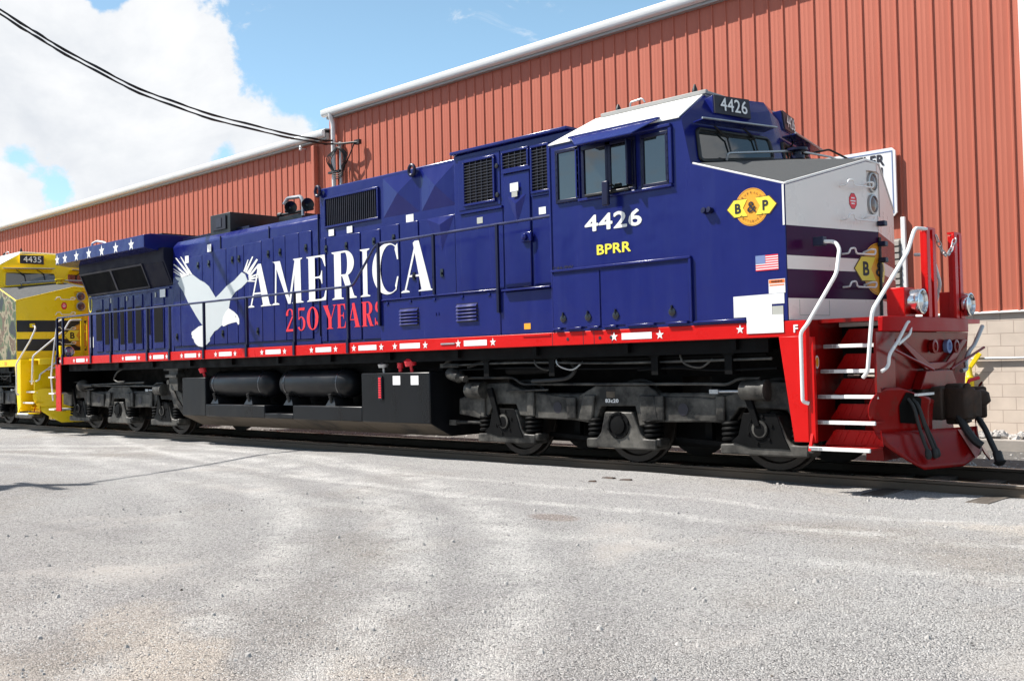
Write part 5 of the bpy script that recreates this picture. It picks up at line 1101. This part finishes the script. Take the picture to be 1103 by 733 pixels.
            rs = MB(); rs.prism([(.90, z), (XE, z), (XE-.02, z+.165), (1.02, z+.165)], 'y', s*(y0-.33), s*(y0-.32)); NB = len(rs.f)
            for q in range(9):
                xx = .93+.066*q
                if q in (3,) or s == 1: continue
                for r0 in (.02, .09):
                    if xx+.04+r0*.7 < 1.53: rs.hexa([(xx+r0*.5, s*(y0-.319), z+r0), (xx+.035+r0*.5, s*(y0-.319), z+r0), (xx+.035+r0*.5, s*(y0-.312), z+r0), (xx+r0*.5, s*(y0-.312), z+r0), (xx+.03+r0*.5, s*(y0-.319), z+r0+.06), (xx+.065+r0*.5, s*(y0-.319), z+r0+.06), (xx+.065+r0*.5, s*(y0-.312), z+r0+.06), (xx+.03+r0*.5, s*(y0-.312), z+r0+.06)])
            rs.mi = [0]*NB+[1]*(len(rs.f)-NB)
            rs.build('tread_riser', [S['riser'], S['post']], o)
        c = MB(); c.hexa([(.872, s*1.67, .34), (.90, s*1.67, .34), (.90, s*1.64, .34), (.872, s*1.64, .34), (.872, s*1.60, .52), (.90, s*1.60, .52), (.90, s*1.56, .52), (.872, s*1.56, .52)]); c.build('tread_bracket', sill, T)
        if s == -1: c = MB(); c.prism([(1.552, .95), (1.575, .95), (1.58, 1.58), (1.552, 1.58)], 'y', s*1.05, s*1.50); c.build('stair_stringer', fr_, T)
        # white corner handrails
        rail_tube('corner_handrail', T, [(.86, s*1.60, .84), (.81, s*1.64, .86), (.81, s*1.64, 1.60), (.88, s*1.63, 1.68), (1.12, s*1.40, 2.22), (1.10, s*1.27, 2.50), (1.04, s*1.25, 2.58), (.86, s*1.26, 2.60)], .021, wht, .06)
        if s == -1: 
            c = MB(); c.box(.80, .92, -1.30, -1.20, 2.55, 2.65); c.build('handrail_bracket', dark, T, bevel=.01)
        if s == -1: rail_tube('step_handrail', T, [(1.43, s*1.50, 1.11), (1.49, s*1.52, 1.17), (1.56, s*1.52, 1.80), (1.63, s*.76, 2.45), (1.655, s*.62, 2.71), (1.66, s*.33, 2.72)], .021, wht, .07)
        # posts and ditch lights
        for yy in ((-.31, -.15) if s == -1 else (.48, .62)):
            c = MB(); c.box(1.64, 1.675, yy-.045, yy+.045, 1.742, 2.72); c.box(1.57, 1.64, yy+.025, yy+.045, 1.742, 2.71); c.build('end_post', S['post'], T, bevel=.004)
        c = MB(); c.box(1.59, 1.672, -.35 if s == -1 else .44, -.11 if s == -1 else .66, 2.72, 2.745); c.build('post_cap', S['post'], T)
        c = MB(); c.box(1.42, 1.62, s*.58, s*.86, 1.742, 2.06); db = c.build('ditch_light_box', S['post'], T, bevel=.008)
        c = MB(); c.lathe((1.60, s*.69, 1.905), X_, [(0, .10), (.02, .135), (.12, .14), (.15, .135), (.155, .12), (.12, .11), (.11, .001)], 26); dl = c.build('ditch_light', M['chrome'], T)
        c = MB(); c.lathe((1.715, s*.69, 1.905), X_, [(0, .11), (.02, .08), (.03, .01)], 22); c.build('ditch_light_lens', M['lens'], dl)
        if s == -1:
            rail_tube('uncoupling_grab', T, [(1.66, -.80, 1.64), (1.66, -.86, 1.69), (1.68, -.95, 1.68), (1.68, -1.20, 1.48), (1.67, -1.40, 1.34), (1.66, -1.40, 1.22), (1.62, -1.48, 1.17)], .018, wht, .06)
            rail_tube('uncoupling_grab', T, [(1.66, -.81, 1.65), (1.69, -.92, 1.55), (1.69, -1.20, 1.45)], .016, wht, .05)
        else:
            rail_tube('uncoupling_lever', T, [(1.60, 1.44, 1.66), (1.60, 1.15, 1.43), (1.60, .98, 1.36), (1.60, .86, 1.24), (1.60, .88, 1.14), (1.60, .72, 1.13)], .026, M['galv'], .06)
        c = MB(); c.tube([(1.66, s*1.30, 1.40), (1.66, s*.25, 1.16)], .016, 8); c.build('uncoupling_rod', fr_, T)
    c = MB(); c.box(.65, 1.60, -1.36, 1.36, 1.70, 1.741); c.build('front_deck', fr_, T)
    c = MB(); c.box(.88, 1.55, -.90, -.86, 1.66, 1.745); c.box(.88, 1.55, .86, .90, 1.66, 1.745); c.build('deck_nosing', wht, T, bevel=.004)
    c = MB(); c.prism([(1.603, -1.38), (1.66, -1.30), (1.70, -.5), (1.70, .5), (1.66, .82), (1.55, .84), (1.55, -1.38)], 'z', 1.585, 1.742); c.build('buffer_beam', S['beam'], T, bevel=.008)
    c = MB(); c.box(1.50, 1.62, .85, 1.30, 1.69, 1.742); c.build('deck_end', S['post'], T)
    c = MB(); c.hexa([(1.44, -1.10, .95), (1.50, -1.10, .95), (1.50, 1.08, .95), (1.44, 1.08, .95), (1.50, -1.10, 1.584), (1.56, -1.10, 1.584), (1.56, 1.08, 1.584), (1.50, 1.08, 1.584)]); pp = c.build('pilot_plate', fr_, T, bevel=.006)
    c = MB(); c.prism([(-1.0, 1.50), (-.3, 1.16), (.4, 1.16), (.95, 1.50), (.8, 1.50), (.3, 1.24), (-.2, 1.24), (-.85, 1.50)], 'x', 1.57, 1.60); c.prism([(-.5, .95), (.55, .95), (.40, 1.15), (-.35, 1.15)], 'x', 1.51, 1.62); c.build('pilot_bracing', fr_, T, bevel=.01)
    for yy, mt in ((-.05, M['red_dark']), (.36, M['flagblue']), (.58, M['red_dark'])):
        c = MB(); c.lathe((1.56, yy, 1.42), X_, [(0, .075), (.05, .08), (.055, .05), (.03, .04), (.03, .001)], 16); c.build('cable_receptacle', mt, T)
    # safety chain between posts
    pts = [(1.68, -.11+.055*k, 2.66-.20*math.sin(PI*k/10)) for k in range(11)]; c = MB()
    for i in range(10):
        p, q = Vector(pts[i]), Vector(pts[i+1]); d_ = (q-p).normalized(); sd_ = X_ if i % 2 else d_.cross(X_)
        c.tube([p+sd_*.018, p+(q-p)*.5+sd_*.022, q+sd_*.018, q+d_*.012, q-sd_*.018, p+(q-p)*.5-sd_*.022, p-sd_*.018, p-d_*.012, p+sd_*.018], .007, 5, cap=False)
    c.build('safety_chain', M['galv'], T)
    # plow
    out = [(.04, .97), (.09, 1.0), (.19, 1.0), (.31, .955), (.57, .86), (.57, .55), (.60, .52), (.79, .54), (.99, .52), (1.0, .24), (.76, .13), (.38, .12), (.24, .28), (.10, .43), (.03, .64), (-.01, .79)]
    P0, P1 = Vector((1.5, -1.5, 0)), Vector((2.05, 0, 0)); dp = P1-P0; npw = Vector((dp.y, -dp.x, 0)).normalized()
    def lerp(t_, z):
        for (z0, a), (z1, b_) in zip(t_, t_[1:]):
            if z0 <= z <= z1: return a+(b_-a)*(z-z0)/(z1-z0)
        return t_[-1][1]
    LE = [(.12, .40), (.20, .31), (.28, .235), (.36, .16), (.43, .105), (.53, .062), (.64, .025), (.72, .0), (.79, -.01), (.88, .005), (.94, .035), (.98, .075), (1.0, .11)]
    def bowf(z): return (.15 if z < .55 else .085)*((z-.55)/.45)**2-.05
    def blade(u, z, s, lift=0):
        p = P0+dp*u+npw*(bowf(z)+lift); return (p.x, p.y if s == -1 else -p.y, z)
    pv = MB()
    for s in (-1, 1):
        for zs_, RE, nu in (([.12+.41*k/8 for k in range(9)], [(.12, .76), (.24, 1.0), (.53, 1.0)], 16), ([.53+.47*k/12 for k in range(13)], [(.53, .57), (.86, .57), (1.0, .22)], 10)):
            vs2 = []; 
            for z in zs_:
                a_, b_ = lerp(LE, z) if s == -1 else max(.50, lerp(LE, z)), lerp(RE, z)
                if nu == 10 and z > .93: b_ = max(b_, a_+.02)
                vs2 += [blade(a_+(b_-a_)*q/nu, z, s) for q in range(nu+1)]
            pv.add(vs2, [(r_*(nu+1)+q, r_*(nu+1)+q+1, (r_+1)*(nu+1)+q+1, (r_+1)*(nu+1)+q) for r_ in range(len(zs_)-1) for q in range(nu)])
    o = pv.build('plow_blade', fr_, T, sharp=50)
    sm = o.modifiers.new('solid', 'SOLIDIFY'); sm.thickness = .016; sm.offset = 1
    bmw = bmesh.new(); bmw.from_mesh(o.data); bmesh.ops.remove_doubles(bmw, verts=bmw.verts, dist=.004); bmesh.ops.recalc_face_normals(bmw, faces=bmw.faces); bmw.to_mesh(o.data); bmw.free()
    c = MB(); c.hexa([(1.20, -1.0, .20), (1.40, -1.0, .20), (1.40, 1.0, .20), (1.20, 1.0, .20), (1.20, -1.0, .93), (1.34, -1.0, .93), (1.34, 1.0, .93), (1.20, 1.0, .93)]); c.build('plow_backing', fr_, o)
    if full:
        pz = [(.80, .51), (.87, .50), (.97, .27), (.90, .19)]; b = MB(); b.add([blade(u, z, -1, .026) for u, z in pz], [(0, 1, 2, 3)]); b.build('worn_patch', mat('scuffed_red', (.5, .22, .19), .6, var=.3, col2=(.3, .05, .05)), o)
        c = MB(); hp = [(.27, .62), (.41, .60), (.45, .78), (.44, .87), (.34, .93), (.29, .94), (.25, .80)]; c.add([blade(u, z, -1, .026) for u, z in hp], [tuple(range(7))]); c.build('hose_pocket_shade', M['truck_dark'], o)  # flat dark sheet on the blade, painting the shade of a hose recess
        c = MB(); c.box(1.76, 1.80, -1.02, -.60, .90, .925); c.build('plow_step', wht, o)
        for dx, dy, ex in ((0, 0, .0), (.02, .07, .05), (.0, .13, .10)):
            c = MB(); c.tube(curve([(1.64+dx, -1.02+dy, .92), (1.74+dx, -1.02+dy, .80), (1.78+dx, -.99+dy+ex*.4, .60), (1.82+dx, -.96+dy+ex, .42), (1.85+dx, -.95+dy+ex, .33)], 5), .019, 8); c.lathe((1.85+dx, -.95+dy+ex, .34), (.1, .1, -1), [(0, .02), (.02, .032), (.07, .036), (.10, .025)], 10); c.build('air_hose', M['rubber'], T)
    # coupler
    cp = bpy.data.objects.new('coupler', None); COL.objects.link(cp); cp.parent = T
    c = MB(); c.box(1.40, 1.74, -.24, .24, .60, .97); c.box(1.52, 1.60, -.40, .40, .64, 1.06); c.build('draft_gear', M['rust'], cp, bevel=.02)
    c = MB(); c.prism([(1.70, -.13), (1.80, -.20), (1.98, -.22), (2.06, -.15), (2.03, -.05), (1.92, -.02), (1.89, .09), (1.95, .17), (2.06, .20), (2.04, .26), (1.88, .26), (1.75, .18), (1.70, .13)], 'z', .61, .96); c.box(1.72, 1.90, -.12, .16, .55, 1.0); c.build('coupler_head', M['rust'], cp, bevel=.025)
    c = MB(); c.prism([(1.98, -.18), (2.06, -.16), (2.11, -.09), (2.07, -.03), (1.98, -.05)], 'z', .64, .93); c.lathe((1.98, -.15, .58), Z_, [(0, .04), (.41, .04), (.43, .02)], 10); c.build('knuckle', M['rust'], cp, bevel=.02)
    c = MB(); c.hexa([(2.03, .0, .72), (2.15, .05, .80), (2.15, .09, .80), (2.03, .18, .72), (2.03, .0, .94), (2.13, .05, .90), (2.13, .09, .90), (2.03, .18, .94)]); c.build('coupler_guard', M['rust'], cp, bevel=.015)
    c = MB(); c.tube([(1.90, .05, .96), (1.92, .08, 1.03), (2.0, .16, 1.06)], .02, 8); c.build('lock_lifter', M['redink'] if full else fr_, cp)
    c = MB(); c.tube(curve([(1.85, .10, .70), (1.97, .06, .66), (2.08, .02, .53), (2.18, -.04, .35), (2.24, -.07, .24)], 6), .032, 10); c.lathe((2.24, -.07, .27), (.3, -.1, -1), [(0, .04), (.02, .05), (.10, .05), (.12, .07), (.16, .03)], 10); c.build('air_hose', M['rubber'], T)
    c = MB(); c.tube(curve([(1.86, -.15, .70), (1.95, -.2, .55), (2.05, -.2, .40), (2.13, -.18, .33)], 5), .045, 10); c.build('air_hose', M['rubber'], T)
    # rails on the nose top
    rail_tube('nose_top_rail', T, [(-.43, -1.02, 3.72), (-.40, -1.03, 3.80), (-.02, -.28, 3.86), (.02, -.2, 3.86)], .016, M['galv'], .03)
    rail_tube('nose_top_rail', T, [(.08, -.1, 3.86), (.15, .5, 3.86), (.3, 1.0, 3.72)], .014, M['galv'], .03)
    c = MB(); c.lathe((.06, -.20, 3.76), Z_, [(0, .09), (.04, .09), (.05, .05), (.09, .05), (.10, .13), (.13, .13), (.14, .06)], 12); c.build('bell_mount', dark, T)
    # far-side mirror bracket
    rail_tube('mirror_bracket', T, [(-.58, 1.0, 4.05), (-.25, 1.25, 4.12), (.02, 1.5, 3.92), (-.30, 1.5, 3.85), (-.55, 1.45, 3.92)], .014, M['black'], .03)
    c = MB(); c.box(-.55, -.35, 1.20, 1.24, 3.70, 4.0); c.tube([(-.6, 1.1, 4.0), (-.3, 1.3, 3.5)], .012, 6); c.build('far_mirror', M['black'], T)
    return T

blue = dict(label='dark blue diesel locomotive with a white flying eagle, red sill and white and purple nose', body=M['blue'], sill=M['red'], dark=M['blue_dark'], full=True, cabside=M['blue'],
    refl=[(-17.60, -17.15), (-15.12, -14.62), (-13.87, -13.42), (-12.57, -12.12), (-11.27, -10.82), (-9.68, -9.20), (-8.16, -7.72), (-6.99, -6.53), (-5.96, -5.49), (-4.53, -4.06), (-1.67, -1.21)],
    bands=[('white_band', 2.785, 9, M['white_nose'], True), ('purple_band', 2.455, 2.785, M['purple'], None), ('white_band', 2.305, 2.455, M['white_nose'], None), ('purple_band', 1.985, 2.305, M['purple'], None), ('white_band', 1.745, 1.985, M['white_nose'], None)],
    nosecol=M['white_nose'], front=M['blue'], riser=M['red'], grab=M['white'], octo=True, logo=True, edge=M['white'], gasket=M['black'], num='4426', roofcol=M['white'], hatch=M['hatch'], awning=M['blue'], frame=M['blue_dark'],
    pilot=M['red_dark'], post=M['red'], beam=M['beam_red'])
locomotive(0, blue)
yel = dict(label='yellow diesel locomotive with black nose stripes and camouflage side, behind the blue one', body=M['camo'], sill=M['yellow'], dark=M['yellow'], full=False, cabside=M['camo'],
    refl=None, bands=[('yellow_band', 2.74, 9, M['yellow'], True), ('black_band', 2.44, 2.74, M['black'], None), ('yellow_band', 2.26, 2.44, M['yellow'], None), ('black_band', 1.95, 2.26, M['black'], None), ('yellow_band', 1.745, 1.95, M['yellow'], None)],
    nosecol=M['yellow'], front=M['yellow'], riser=M['red_dark'], grab=M['white'], octo=True, logo=True, edge=M['yellow'], gasket=M['yellow'], num='4435', roofcol=M['white'], hatch=M['white'], awning=M['yellow'], frame=M['yellow'],
    pilot=M['yellow'], post=M['yellow'], beam=M['yellow'])
locomotive(-21.8, yel)
